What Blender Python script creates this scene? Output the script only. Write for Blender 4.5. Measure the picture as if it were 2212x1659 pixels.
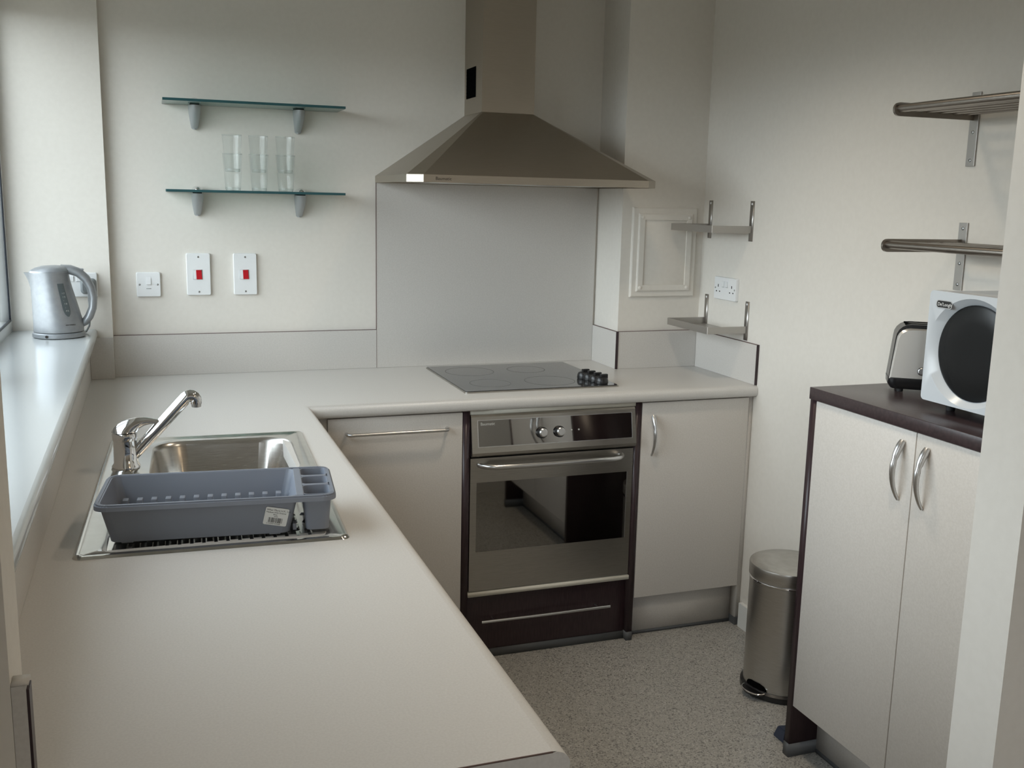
import bpy, bmesh, math, random
from mathutils import Vector, Matrix

random.seed(7)
scene = bpy.context.scene
for o in list(bpy.data.objects):
    bpy.data.objects.remove(o, do_unlink=True)
COL = scene.collection

# ------------------------------------------------------------------ camera
CAM = Vector((0.13167, -3.65708, 1.54244))
YAW, PITCH, ROLL = 0.346256, 0.182756, 0.022148
fwd = Vector((math.sin(YAW) * math.cos(PITCH), math.cos(YAW) * math.cos(PITCH), -math.sin(PITCH)))
rt = Vector((math.cos(YAW), -math.sin(YAW), 0))
up = rt.cross(fwd)
r2 = math.cos(ROLL) * rt + math.sin(ROLL) * up
u2 = -math.sin(ROLL) * rt + math.cos(ROLL) * up
cd = bpy.data.cameras.new('camera')
cam = bpy.data.objects.new('camera', cd)
COL.objects.link(cam)
M = Matrix((r2, u2, -fwd)).transposed().to_4x4()
M.translation = CAM
cam.matrix_world = M
cd.sensor_width = 36.0
cd.lens = 2166.74 / 2212 * 36.0
cd.clip_start = 0.02
scene.camera = cam

# ------------------------------------------------------------------ sky, lights, exposure
world = bpy.data.worlds.new('overcast_sky')
scene.world = world
world.use_nodes = True
wn, wl = world.node_tree.nodes, world.node_tree.links
wn.clear()
w_out = wn.new('ShaderNodeOutputWorld')
w_bg = wn.new('ShaderNodeBackground')
w_tc = wn.new('ShaderNodeTexCoord')
w_sep = wn.new('ShaderNodeSeparateXYZ')
w_rmp = wn.new('ShaderNodeValToRGB')
w_map = wn.new('ShaderNodeMapRange')
w_map.inputs['From Min'].default_value = -1
w_map.inputs['From Max'].default_value = 1
wl.new(w_tc.outputs['Generated'], w_sep.inputs[0])
wl.new(w_sep.outputs['Z'], w_map.inputs['Value'])
wl.new(w_map.outputs[0], w_rmp.inputs[0])
wl.new(w_rmp.outputs[0], w_bg.inputs['Color'])
wl.new(w_bg.outputs[0], w_out.inputs['Surface'])
e = w_rmp.color_ramp.elements
e[0].position = 0.0; e[0].color = (0.08, 0.085, 0.08, 1)
e[1].position = 1.0; e[1].color = (0.485, 0.54, 0.60, 1)
x = w_rmp.color_ramp.elements.new(0.49); x.color = (0.10, 0.105, 0.10, 1)
x = w_rmp.color_ramp.elements.new(0.53); x.color = (1.20, 1.295, 1.375, 1)
x = w_rmp.color_ramp.elements.new(0.66); x.color = (0.82, 0.893, 0.96, 1)
w_bg.inputs['Strength'].default_value = 5.8

def portal(name, loc, rot, sx, sy):
    ld = bpy.data.lights.new(name, 'AREA')
    ld.shape = 'RECTANGLE'; ld.size = sx; ld.size_y = sy
    ld.cycles.is_portal = True
    lo = bpy.data.objects.new(name, ld); COL.objects.link(lo)
    lo.location = loc; lo.rotation_euler = rot
portal('kitchen_window_portal', (-0.39, -1.12, 1.61), (0, -math.pi / 2, 0), 1.10, 2.2)
portal('lounge_fill_opening_portal', (-0.40, -5.05, 1.60), (0, -math.pi / 2, 0), 1.3, 1.3)  # portal for the unseen lounge opening, added for fill light

def lamp(name, loc, energy, color, size):
    ld = bpy.data.lights.new(name, 'POINT')
    ld.energy = energy; ld.color = color; ld.shadow_soft_size = size
    lo = bpy.data.objects.new(name, ld); COL.objects.link(lo); lo.location = loc
lamp('lounge_ceiling_lamp', (2.2, -4.9, 2.36), 8, (1.0, 0.76, 0.50), 0.09)
def downlight(name, loc, energy):
    ld = bpy.data.lights.new(name, 'SPOT')
    ld.energy = energy; ld.color = (1.0, 0.85, 0.67); ld.shadow_soft_size = 0.06
    ld.spot_size = math.radians(125); ld.spot_blend = 0.9
    lo = bpy.data.objects.new(name, ld); COL.objects.link(lo); lo.location = loc
downlight('kitchen_downlight_a', (1.30, -1.20, 2.48), 20)
downlight('kitchen_downlight_b', (1.15, -2.35, 2.48), 23)

vs = scene.view_settings
vs.view_transform = 'Standard'
vs.look = 'None'
vs.gamma = 1.0
vs.use_curve_mapping = False
vs.exposure = 0.34
scene.cycles.transparent_max_bounces = 24

# ------------------------------------------------------------------ materials
def mat(name, color=(0.8, 0.8, 0.8), rough=0.5, metal=0.0, spec=0.5, coat=0.0):
    m = bpy.data.materials.new(name); m.use_nodes = True
    b = m.node_tree.nodes['Principled BSDF']
    b.inputs['Base Color'].default_value = (*color, 1)
    b.inputs['Roughness'].default_value = rough
    b.inputs['Metallic'].default_value = metal
    b.inputs['Specular IOR Level'].default_value = spec
    b.inputs['Coat Weight'].default_value = coat
    return m

def noise_col(m, c1, c2, scale, detail=2.0, lo=0.35, hi=0.65, stretch=(1, 1, 1), bump=0.0, rvar=None):
    nt = m.node_tree; n, l = nt.nodes, nt.links
    b = n['Principled BSDF']
    tc = n.new('ShaderNodeTexCoord'); mp = n.new('ShaderNodeMapping')
    mp.inputs['Scale'].default_value = stretch
    nz = n.new('ShaderNodeTexNoise')
    nz.inputs['Scale'].default_value = scale; nz.inputs['Detail'].default_value = detail
    rp = n.new('ShaderNodeValToRGB')
    rp.color_ramp.elements[0].position = lo; rp.color_ramp.elements[0].color = (*c1, 1)
    rp.color_ramp.elements[1].position = hi; rp.color_ramp.elements[1].color = (*c2, 1)
    l.new(tc.outputs['Object'], mp.inputs[0]); l.new(mp.outputs[0], nz.inputs['Vector'])
    l.new(nz.outputs['Fac'], rp.inputs[0]); l.new(rp.outputs[0], b.inputs['Base Color'])
    if bump:
        bp = n.new('ShaderNodeBump'); bp.inputs['Strength'].default_value = bump
        bp.inputs['Distance'].default_value = 0.002
        l.new(nz.outputs['Fac'], bp.inputs['Height']); l.new(bp.outputs[0], b.inputs['Normal'])
    if rvar:
        mr = n.new('ShaderNodeMapRange')
        mr.inputs['To Min'].default_value = rvar[0]; mr.inputs['To Max'].default_value = rvar[1]
        l.new(nz.outputs['Fac'], mr.inputs['Value']); l.new(mr.outputs[0], b.inputs['Roughness'])
    return m

MT = {}
MT['wall'] = noise_col(mat('cream_wall_paint', rough=0.75, spec=0.25), (0.74, 0.705, 0.645), (0.76, 0.725, 0.665), 60, 4, bump=0.015)
MT['ceiling'] = mat('white_ceiling_paint', (0.60, 0.585, 0.54), 0.85, spec=0.2)
MT['gloss_white'] = mat('white_gloss_paint', (0.80, 0.81, 0.79), 0.16)
MT['sill'] = mat('sill_gloss_paint', (0.54, 0.56, 0.56), 0.14)
MT['upvc'] = mat('white_upvc', (0.80, 0.81, 0.80), 0.25)
MT['laminate'] = noise_col(mat('stone_grey_laminate', rough=0.42, spec=0.4), (0.605, 0.572, 0.53), (0.65, 0.617, 0.575), 220, 3)
MT['upstand'] = noise_col(mat('upstand_laminate', rough=0.42, spec=0.4), (0.59, 0.565, 0.53), (0.63, 0.605, 0.57), 220, 3)
MT['worktop'] = noise_col(mat('worktop_laminate', rough=0.34, spec=0.45), (0.62, 0.60, 0.57), (0.665, 0.645, 0.615), 300, 3)
MT['rail'] = mat('pale_rail', (0.70, 0.68, 0.60), 0.4)
MT['wenge'] = noise_col(mat('dark_wenge_laminate', rough=0.32, spec=0.45), (0.030, 0.017, 0.020), (0.045, 0.026, 0.030), 40, 4, stretch=(6, 6, 0.6))
MT['wenge_top'] = noise_col(mat('dark_wenge_worktop', rough=0.30, spec=0.5), (0.034, 0.022, 0.024), (0.052, 0.034, 0.036), 120, 3)
MT['joint'] = mat('dark_joint', (0.16, 0.11, 0.10), 0.6)
MT['steel'] = noise_col(mat('brushed_steel', rough=0.32, metal=1.0), (0.50, 0.485, 0.455), (0.58, 0.565, 0.535), 30, 3, stretch=(1, 1, 40), rvar=(0.27, 0.38))
MT['steel_h'] = noise_col(mat('brushed_steel_hood', rough=0.34, metal=1.0), (0.44, 0.395, 0.335), (0.46, 0.415, 0.355), 22, 3, stretch=(1, 1, 30), rvar=(0.34, 0.39))
MT['steel_o'] = noise_col(mat('brushed_steel_oven', rough=0.3, metal=1.0), (0.40, 0.38, 0.345), (0.46, 0.44, 0.40), 26, 3, stretch=(1, 1, 40), rvar=(0.26, 0.36))
MT['sink'] = noise_col(mat('polished_sink_steel', rough=0.12, metal=1.0), (0.62, 0.61, 0.585), (0.66, 0.65, 0.625), 40, 2, rvar=(0.09, 0.17))
MT['bowl'] = noise_col(mat('satin_bowl_steel', rough=0.25, metal=1.0), (0.52, 0.50, 0.47), (0.58, 0.56, 0.53), 40, 2, stretch=(1, 1, 20), rvar=(0.2, 0.3))
MT['chrome'] = mat('chrome', (0.82, 0.82, 0.83), 0.04, 1.0)
MT['satin'] = mat('satin_nickel', (0.62, 0.62, 0.62), 0.28, 1.0)
MT['alu'] = mat('silver_painted_metal', (0.40, 0.42, 0.43), 0.38, 0.45)
MT['rack'] = mat('rack_steel', (0.32, 0.29, 0.26), 0.3, 1.0)
MT['strip'] = mat('strip_steel', (0.44, 0.42, 0.395), 0.36, 0.9)
MT['black'] = mat('black_plastic', (0.012, 0.012, 0.013), 0.28)
MT['rubber'] = mat('black_rubber', (0.015, 0.015, 0.016), 0.6)
MT['hole'] = mat('dark_void', (0.004, 0.004, 0.004), 0.9, spec=0.0)
MT['mirror_glass'] = mat('reflective_oven_glass', (0.26, 0.25, 0.235), 0.03, 1.0)
MT['hob_glass'] = mat('black_ceramic_glass', (0.03, 0.03, 0.031), 0.09, spec=0.8, coat=0.6)
MT['mw_glass'] = mat('dark_microwave_glass', (0.012, 0.013, 0.014), 0.22, spec=0.25)
MT['print'] = mat('faint_print', (0.10, 0.10, 0.10), 0.25)
MT['print_dark'] = mat('dark_print', (0.03, 0.025, 0.02), 0.4)
MT['print_light'] = mat('pale_print', (0.55, 0.55, 0.52), 0.4)
MT['white'] = mat('white_plastic', (0.82, 0.83, 0.83), 0.25)
MT['white_mw'] = mat('white_enamel', (0.62, 0.66, 0.70), 0.25)
MT['red'] = mat('red_rocker', (0.55, 0.010, 0.020), 0.3)
MT['screw'] = mat('screw_head', (0.35, 0.35, 0.34), 0.35, 1.0)
MT['shade'] = mat('grey_moulding_line', (0.35, 0.36, 0.36), 0.5)
MT['kettle'] = noise_col(mat('silver_kettle_plastic', rough=0.38, metal=0.5), (0.30, 0.315, 0.33), (0.33, 0.345, 0.36), 60)
MT['kettle_dk'] = mat('kettle_gauge', (0.10, 0.12, 0.125), 0.2)
MT['greyplug'] = mat('grey_plug', (0.22, 0.24, 0.25), 0.45)
MT['tub'] = mat('blue_grey_plastic', (0.205, 0.225, 0.268), 0.42)
MT['peg'] = mat('pale_blue_grey_plastic', (0.25, 0.27, 0.31), 0.4)
MT['paper'] = mat('sticker_paper', (0.74, 0.75, 0.73), 0.6)
MT['ink'] = mat('sticker_ink', (0.06, 0.06, 0.06), 0.6)
MT['cap_grey'] = mat('grey_floor_trim', (0.10, 0.105, 0.11), 0.5)
MT['wedge'] = mat('navy_rubber', (0.035, 0.045, 0.075), 0.45)
MT['gasket'] = mat('window_gasket', (0.03, 0.035, 0.045), 0.5)
MT['toaster'] = mat('polished_toaster_steel', (0.76, 0.74, 0.70), 0.32, 0.7)
MT['glass_edge'] = mat('green_glass_edge', (0.030, 0.095, 0.105), 0.12)

def clear_glass(name, tint, gloss_rough, diffuse=None, dfac=0.0, ior=0.5):
    m = bpy.data.materials.new(name); m.use_nodes = True
    n, l = m.node_tree.nodes, m.node_tree.links
    n.clear()
    out = n.new('ShaderNodeOutputMaterial')
    tr = n.new('ShaderNodeBsdfTransparent'); tr.inputs[0].default_value = (*tint, 1)
    gl = n.new('ShaderNodeBsdfGlossy'); gl.inputs['Roughness'].default_value = gloss_rough
    fr = n.new('ShaderNodeLayerWeight'); fr.inputs['Blend'].default_value = ior
    pw = n.new('ShaderNodeMath'); pw.operation = 'POWER'; pw.inputs[1].default_value = 3.0
    mr = n.new('ShaderNodeMapRange'); mr.inputs['To Min'].default_value = 0.04; mr.inputs['To Max'].default_value = 0.8
    l.new(fr.outputs['Facing'], pw.inputs[0]); l.new(pw.outputs[0], mr.inputs['Value'])
    mx = n.new('ShaderNodeMixShader')
    l.new(mr.outputs[0], mx.inputs[0])
    base = tr.outputs[0]
    if diffuse:
        df = n.new('ShaderNodeBsdfDiffuse'); df.inputs[0].default_value = (*diffuse, 1)
        tl = n.new('ShaderNodeBsdfTranslucent'); tl.inputs[0].default_value = (*diffuse, 1)
        md = n.new('ShaderNodeMixShader'); md.inputs[0].default_value = 0.5
        l.new(df.outputs[0], md.inputs[1]); l.new(tl.outputs[0], md.inputs[2])
        m2 = n.new('ShaderNodeMixShader'); m2.inputs[0].default_value = dfac
        l.new(tr.outputs[0], m2.inputs[1]); l.new(md.outputs[0], m2.inputs[2])
        base = m2.outputs[0]
    l.new(base, mx.inputs[1]); l.new(gl.outputs[0], mx.inputs[2])
    l.new(mx.outputs[0], out.inputs['Surface'])
    return m
MT['pane'] = clear_glass('window_glass', (0.97, 0.985, 0.98), 0.0)
MT['shelf_glass'] = clear_glass('shelf_glass', (0.72, 0.88, 0.84), 0.03, (0.52, 0.72, 0.68), 0.58)
MT['tumbler'] = clear_glass('tumbler_glass', (0.955, 0.965, 0.96), 0.02, (0.8, 0.82, 0.82), 0.06, 0.5)

# speckled vinyl floor
def floor_mat():
    m = mat('speckled_vinyl', rough=0.38, spec=0.4)
    n, l = m.node_tree.nodes, m.node_tree.links
    b = n['Principled BSDF']
    tc = n.new('ShaderNodeTexCoord')
    v = n.new('ShaderNodeTexVoronoi'); v.inputs['Scale'].default_value = 270
    r = n.new('ShaderNodeValToRGB'); r.color_ramp.interpolation = 'CONSTANT'
    cs = [(0.0, (0.17, 0.165, 0.155)), (0.11, (0.36, 0.345, 0.315)), (0.42, (0.42, 0.405, 0.375)), (0.74, (0.31, 0.30, 0.28)), (0.92, (0.50, 0.485, 0.455))]
    r.color_ramp.elements[0].position = 0; r.color_ramp.elements[0].color = (*cs[0][1], 1)
    r.color_ramp.elements[1].position = cs[1][0]; r.color_ramp.elements[1].color = (*cs[1][1], 1)
    for p, c in cs[2:]:
        q = r.color_ramp.elements.new(p); q.color = (*c, 1)
    sp = n.new('ShaderNodeSeparateColor')
    l.new(tc.outputs['Object'], v.inputs['Vector']); l.new(v.outputs['Color'], sp.inputs[0])
    l.new(sp.outputs[0], r.inputs[0]); l.new(r.outputs[0], b.inputs['Base Color'])
    return m
MT['floor'] = floor_mat()

# ------------------------------------------------------------------ mesh helpers
def box(bm, x0, x1, y0, y1, z0, z1, bev=0.0, seg=2):
    x0, x1 = sorted((x0, x1)); y0, y1 = sorted((y0, y1)); z0, z1 = sorted((z0, z1))
    v = [bm.verts.new(p) for p in ((x0, y0, z0), (x1, y0, z0), (x1, y1, z0), (x0, y1, z0), (x0, y0, z1), (x1, y0, z1), (x1, y1, z1), (x0, y1, z1))]
    fs = [bm.faces.new([v[i] for i in q]) for q in ((3, 2, 1, 0), (4, 5, 6, 7), (0, 1, 5, 4), (1, 2, 6, 5), (2, 3, 7, 6), (3, 0, 4, 7))]
    if bev:
        es = list({ed for f in fs for ed in f.edges})
        bmesh.ops.bevel(bm, geom=es, offset=bev, segments=seg, profile=0.5, affect='EDGES')
    return fs

def loft(bm, rings, cap0=True, cap1=True, closed=True):
    vr = [[bm.verts.new(p) for p in r] for r in rings]
    n = len(vr[0])
    for a, b in zip(vr, vr[1:]):
        for i in range(n if closed else n - 1):
            j = (i + 1) % n
            bm.faces.new((a[i], a[j], b[j], b[i]))
    if cap0: bm.faces.new(list(reversed(vr[0])))
    if cap1: bm.faces.new(vr[-1])
    return vr

def lathe(bm, prof, n=40, c=(0, 0, 0), cap0=True, cap1=True, axis='z'):
    rings = []
    for r, z in prof:
        ring = []
        for i in range(n):
            a = 2 * math.pi * i / n
            p = (r * math.cos(a), r * math.sin(a), z)
            if axis == 'y': p = (p[0], p[2], -p[1]) if False else (p[0], -p[2], p[1])   # along -y
            if axis == 'x': p = (-p[2], -p[0], p[1])                                    # along -x
            ring.append((p[0] + c[0], p[1] + c[1], p[2] + c[2]))
        rings.append(ring)
    return loft(bm, rings, cap0, cap1)

def tube(bm, pts, rad, n=12, flat=1.0, caps=True):
    pts = [Vector(p) for p in pts]
    rs = rad if isinstance(rad, (list, tuple)) else [rad] * len(pts)
    tang = []
    for i in range(len(pts)):
        a = pts[max(i - 1, 0)]; b = pts[min(i + 1, len(pts) - 1)]
        tang.append((b - a).normalized())
    ref = Vector((0, 0, 1)) if abs(tang[0].z) < 0.9 else Vector((0, 1, 0))
    u = (ref - tang[0] * ref.dot(tang[0])).normalized()
    rings = []
    for p, t, r in zip(pts, tang, rs):
        u = (u - t * u.dot(t)).normalized(); w = t.cross(u)
        rings.append([p + u * (r * math.cos(2 * math.pi * i / n)) + w * (r * flat * math.sin(2 * math.pi * i / n)) for i in range(n)])
    loft(bm, rings, caps, caps)

def arc(cx, cy, r, a0, a1, n):
    return [(cx + r * math.cos(math.radians(a0 + (a1 - a0) * i / n)), cy + r * math.sin(math.radians(a0 + (a1 - a0) * i / n))) for i in range(n + 1)]

def rrect(x0, x1, y0, y1, r, n=5):
    return (arc(x1 - r, y1 - r, r, 0, 90, n) + arc(x0 + r, y1 - r, r, 90, 180, n) + arc(x0 + r, y0 + r, r, 180, 270, n) + arc(x1 - r, y0 + r, r, 270, 360, n))

def finish(me, smooth):
    if smooth:
        for p in me.polygons: p.use_smooth = True

def mark_sharp(bm):
    for ed in bm.edges:
        if len(ed.link_faces) == 2:
            a = ed.calc_face_angle(0.0)
            s0_, s1_ = sorted(f.calc_area() for f in ed.link_faces)
            ed.smooth = not (a > math.radians(38) or (a > math.radians(5) and s1_ > 12 * max(s0_, 1e-12)))

def obj(name, bm, m, parent=None, smooth=True, off=None):
    bmesh.ops.recalc_face_normals(bm, faces=bm.faces[:])
    if off is not None: bmesh.ops.translate(bm, verts=bm.verts[:], vec=-Vector(off))
    if smooth: mark_sharp(bm)
    me = bpy.data.meshes.new(name); bm.to_mesh(me); bm.free()
    finish(me, smooth)
    ms = m if isinstance(m, (list, tuple)) else [m]
    for k in ms: me.materials.append(MT[k])
    o = bpy.data.objects.new(name, me); COL.objects.link(o)
    if parent is not None: o.parent = parent
    return o

def part(name, m, parent, *boxes, bev=0.0, off=None, smooth=True):
    bm = bmesh.new()
    for b in boxes: box(bm, *b, bev=bev)
    return obj(name, bm, m, parent, smooth, off)

def tag(o, label=None, cat=None, group=None, kind=None):
    if label: o['label'] = label
    if cat: o['category'] = cat
    if group: o['group'] = group
    if kind: o['kind'] = kind
    return o

def thing(name, label, cat, loc=(0, 0, 0), rotz=0.0, group=None):
    o = bpy.data.objects.new(name, None); COL.objects.link(o)
    o.empty_display_size = 0.05
    o.location = loc; o.rotation_euler = (0, 0, rotz)
    return tag(o, label, cat, group)

def struct(name, m, *boxes, label=None):
    o = part(name, m, None, *boxes, smooth=False)
    tag(o, label, None, None, 'structure')
    return o

def copy_tree(o, parent=None):
    c = o.copy(); COL.objects.link(c); c.parent = parent
    for ch in list(o.children): copy_tree(ch, c)
    return c

def text(body, size, m, parent, mw, name='lettering', depth=0.0002, bold=0.0):
    cu = bpy.data.curves.new('txt', 'FONT'); cu.body = body; cu.size = size
    cu.extrude = depth; cu.offset = bold; cu.align_x = 'LEFT'; cu.resolution_u = 3
    t = bpy.data.objects.new('txt', cu); COL.objects.link(t)
    bpy.context.view_layer.update()
    dg = bpy.context.evaluated_depsgraph_get()
    me = bpy.data.meshes.new_from_object(t.evaluated_get(dg))
    bpy.data.objects.remove(t, do_unlink=True)
    me.name = name
    me.transform(mw)
    me.materials.clear(); me.materials.append(MT[m])
    o = bpy.data.objects.new(name, me); COL.objects.link(o); o.parent = parent
    return o

def frame_mat(origin, xdir, ydir):
    xd = Vector(xdir).normalized(); yd = Vector(ydir).normalized(); zd = xd.cross(yd)
    m4 = Matrix((xd, yd, zd)).transposed().to_4x4(); m4.translation = Vector(origin)
    return m4

# ------------------------------------------------------------------ main dimensions
WT = 0.91; UP = 1.054; XR = 2.14; XB = 1.794; YB = -0.221; WL = 0.571; WB = 0.664; YN = -2.668
XS = 0.909; CEIL = 2.50; YD = -0.644; SILL = 1.080; WALLX = -0.085
fxw = -0.300
P0, P1 = -2.533, -2.620       # partition wall faces
PXL, PXR = -0.018, 1.278      # its opening

# ------------------------------------------------------------------ the setting
struct('floor', 'floor', (-0.45, 4.2, -7.0, 0.1, -0.06, 0.0))
struct('ceiling', 'ceiling', (-0.45, 4.2, -7.0, 0.1, CEIL, CEIL + 0.08))
struct('wall_back', 'wall', (-0.45, XR + 0.1, 0.0, 0.1, 0, CEIL))
struct('wall_far_pier', 'wall', (-0.40, 0.0, -0.035, 0.0, 0, CEIL))
struct('wall_right', 'wall', (XR, XR + 0.1, P0, 0.0, 0, CEIL))
struct('wall_corner_boxing', 'wall', (XB, XR, YB, 0.0, WT, CEIL))
struct('wall_left', 'wall', (-0.40, WALLX, P0, -0.035, 0, SILL - 0.03), (-0.40, WALLX, P0, -0.035, 2.145, CEIL),
       (-0.40, fxw, P0, -2.20, SILL - 0.03, 2.145))
struct('wall_near_left', 'wall', (-0.40, PXL, P1, P0, 0, CEIL))
struct('wall_near_right', 'wall', (PXR, 4.2, P1, P0, 0, CEIL))
struct('wall_lounge_left', 'wall', (-0.45, -0.35, -7.0, P1, 0, 0.95), (-0.45, -0.35, -7.0, P1, 2.25, CEIL),
       (-0.45, -0.35, -4.4, P1, 0.95, 2.25), (-0.45, -0.35, -7.0, -5.7, 0.95, 2.25))  # unseen window opening in this wall is added for fill light
struct('wall_lounge_right', 'wall', (4.2, 4.3, -7.0, P1, 0, CEIL))
struct('wall_lounge_back', 'wall', (-0.45, 4.3, -7.1, -7.0, 0, CEIL))
struct('baseboard_right', 'gloss_white', (XR - 0.014, XR, -1.44, -0.652, 0, 0.092))
struct('trim_1', 'cap_grey', (2.1195, XR - 0.0006, -0.640, -0.598, 0.0003, 0.0305), label='grey vinyl trim at the floor beside the white skirting')

# window with frame, gasket, pane and deep sill
win = bpy.data.objects.new('window_1', None); COL.objects.link(win)
tag(win, 'white framed window with deep glossy sill on the left', None, None, 'structure')
wy0, wy1, wz0, wz1 = -2.20, -0.035, SILL, 2.145
fx0, fx1 = -0.375, -0.305
fw = 0.05
part('frame', 'upvc', win, (fx0, fx1, wy0, wy1, wz0, wz0 + 0.035), (fx0, fx1, wy0, wy1, wz1 - fw, wz1),
     (fx0, fx1, wy1 - 0.03, wy1, wz0 + 0.035, wz1 - fw), (fx0, fx1, wy0, wy0 + fw, wz0 + 0.035, wz1 - fw),
     (fx0, fx1, -1.03, -0.95, wz0 + 0.035, wz1 - fw))
g = 0.007
for a, b in ((-0.95, wy1 - 0.03), (wy0 + fw, -1.03)):
    part('gasket', 'gasket', win, (fx1 - 0.004, fx1 + 0.001, a, a + g, wz0 + 0.035, wz1 - fw), (fx1 - 0.004, fx1 + 0.001, b - g, b, wz0 + 0.035, wz1 - fw),
         (fx1 - 0.004, fx1 + 0.001, a + g, b - g, wz0 + 0.035, wz0 + 0.035 + g), (fx1 - 0.004, fx1 + 0.001, a + g, b - g, wz1 - fw - g, wz1 - fw))
    part('pane', 'pane', win, (-0.338, -0.334, a, b, wz0 + 0.035, wz1 - fw), smooth=False)
bm = bmesh.new()
sx = -0.048
prof = [(-0.375, SILL - 0.030), (sx - 0.004, SILL - 0.030)] + arc(sx - 0.012, SILL - 0.018, 0.012, -60, 0, 3) + arc(sx - 0.012, SILL - 0.012, 0.012, 0, 90, 4) + [(-0.375, SILL)]
loft(bm, [[(px, yy, pz) for px, pz in prof] for yy in (P0 + 0.001, -0.0355)])
obj('window_sill', bm, 'sill', win)

# ------------------------------------------------------------------ upstands and splashback
def upstand(label, x0, x1, y0, y1, ends=(), near_edge=None, top=True):
    t = thing('upstand', label, 'upstand', ((x0 + x1) / 2, (y0 + y1) / 2, WT))
    L = t.location
    part('board', 'upstand', t, (x0, x1, y0, y1, WT + 0.0005, UP - 0.0015), off=L, smooth=False)
    if top: part('top_edge', 'joint', t, (x0, x1, y0, y1, UP - 0.0015, UP), off=L, smooth=False)
    if near_edge: part('end_edge', 'wenge', t, near_edge, off=L, smooth=False)
    return t
upstand('pale laminate upstand along the back wall below the switches', 0.0005, XS - 0.0008, -0.010, -0.0003)
upstand('short laminate upstand across the pier beside the window sill', WALLX + 0.0105, 0.0, -0.0455, -0.0353, top=False)
upstand('long laminate upstand under the window sill behind the sink', WALLX + 0.0003, WALLX + 0.0100, P0 + 0.001, -0.0460, top=False)
part('shadow_gap', 'joint', bpy.data.objects['upstand.002'], (WALLX + 0.0003, WALLX + 0.0104, P0 + 0.001, -0.046, UP - 0.0015, UP - 0.0005), off=bpy.data.objects['upstand.002'].location)
upstand('narrow laminate upstand with dark edge on the side of the corner boxing', XB - 0.0095, XB - 0.0003, YB - 0.0100, -0.0105,
        near_edge=(XB - 0.0105, XB - 0.0003, YB - 0.0125, YB - 0.0101, WT + 0.0005, UP))
upstand('laminate upstand across the front of the corner boxing', XB, XR - 0.0105, YB - 0.0100, YB - 0.0003)
upstand('laminate upstand with dark outline on the right wall below the corner shelf', XR - 0.0100, XR - 0.0003, -0.652, YB - 0.0105,
        near_edge=(XR - 0.0105, XR - 0.0003, -0.6545, -0.6521, WT + 0.0005, UP))
np_ = upstand('upstand end with painted shadow gap on the near pier at the worktop edge', PXL + 0.0003, PXL + 0.0140, P1 + 0.0010, P1 + 0.022, top=False,
        near_edge=(PXL + 0.0141, PXL + 0.0168, P1 + 0.0010, P1 + 0.022, WT + 0.0005, UP - 0.006))  # dark strip here stands in for the shadow gap beside the board
part('top_cap', 'upstand', np_, (PXL + 0.0003, PXL + 0.0166, P1 + 0.0010, P1 + 0.022, UP - 0.0013, UP + 0.001), off=np_.location)
t = thing('splashback', 'tall pale laminate splashback panel behind the hob under the hood', 'splashback', ((XS + XB) / 2, -0.005, WT))
part('panel', 'upstand', t, (XS + 0.0004, XB - 0.0102, -0.0102, -0.0003, WT + 0.0005, 1.588), off=t.location, smooth=False)
part('left_edge', 'joint', t, (XS - 0.0008, XS + 0.0004, -0.0108, -0.0003, WT + 0.0005, 1.588), off=t.location, smooth=False)

# ------------------------------------------------------------------ worktop (L shaped, hole for the sink)
wt = thing('worktop', 'pale L-shaped laminate worktop with rounded front edge', 'worktop', (0.25, -1.4, WT))
SR = math.radians(-2.2); SC = Vector((0.238, -1.418, 0)); SW, SL = 0.482, 0.890     # sink
bm = bmesh.new()
rr = 0.022
xs_ = [WALLX + 0.0003, 0.035, 0.435, WL - rr, XR - 0.0008]
ys_ = [YN, -1.815, -1.015, -WB + rr, -0.0003]
def cell(i, j):
    if i == 3 and j < 3: return False
    if i == 1 and j == 1: return False
    return True
for i in range(4):
    for j in range(4):
        if not cell(i, j): continue
        x0, x1, y0, y1 = xs_[i], xs_[i + 1], ys_[j], ys_[j + 1]
        for z in (WT, WT - 0.04):
            bm.faces.new([bm.verts.new(p) for p in ((x0, y0, z), (x1, y0, z), (x1, y1, z), (x0, y1, z))])
        for (nx, ny, a, b) in ((i - 1, j, (x0, y0), (x0, y1)), (i + 1, j, (x1, y0), (x1, y1)), (i, j - 1, (x0, y0), (x1, y0)), (i, j + 1, (x0, y1), (x1, y1))):
            inside = 0 <= nx < 4 and 0 <= ny < 4 and cell(nx, ny)
            front = (i == 2 and nx == 3 and j < 3) or (i == 3 and ny == 2)
            if not inside and not front:
                bm.faces.new([bm.verts.new(p) for p in ((*a, WT - 0.04), (*b, WT - 0.04), (*b, WT), (*a, WT))])
bmesh.ops.remove_doubles(bm, verts=bm.verts[:], dist=1e-5)
nose = [(rr, WT)] + [(rr - px, WT - rr * 0.8 + pz * 0.8) for px, pz in arc(0, 0, rr, 90, 0, 6)][1:] + [(0.0, WT - 0.028)] + [(0.004, WT - 0.037), (0.008, WT - 0.04), (rr, WT - 0.04)]
loft(bm, [[(WL - a, YN, z) for a, z in nose], [(WL - a, -WB + a, z) for a, z in nose], [(XR - 0.0008, -WB + a, z) for a, z in nose]], False, False)
obj('slab', bm, 'worktop', wt, off=wt.location)
bm = bmesh.new()
ring = [(WALLX + 0.001, WT - 0.0015), (WALLX + 0.001, WT - 0.04)] + [(WL - a, z) for a, z in reversed(nose)][:-1] + [(WL - rr, WT - 0.0015)]
loft(bm, [[(px, yy, pz) for px, pz in ring] for yy in (YN - 0.0012, YN)])
obj('edging_strip', bm, 'laminate', wt, off=wt.location, smooth=False)
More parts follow.
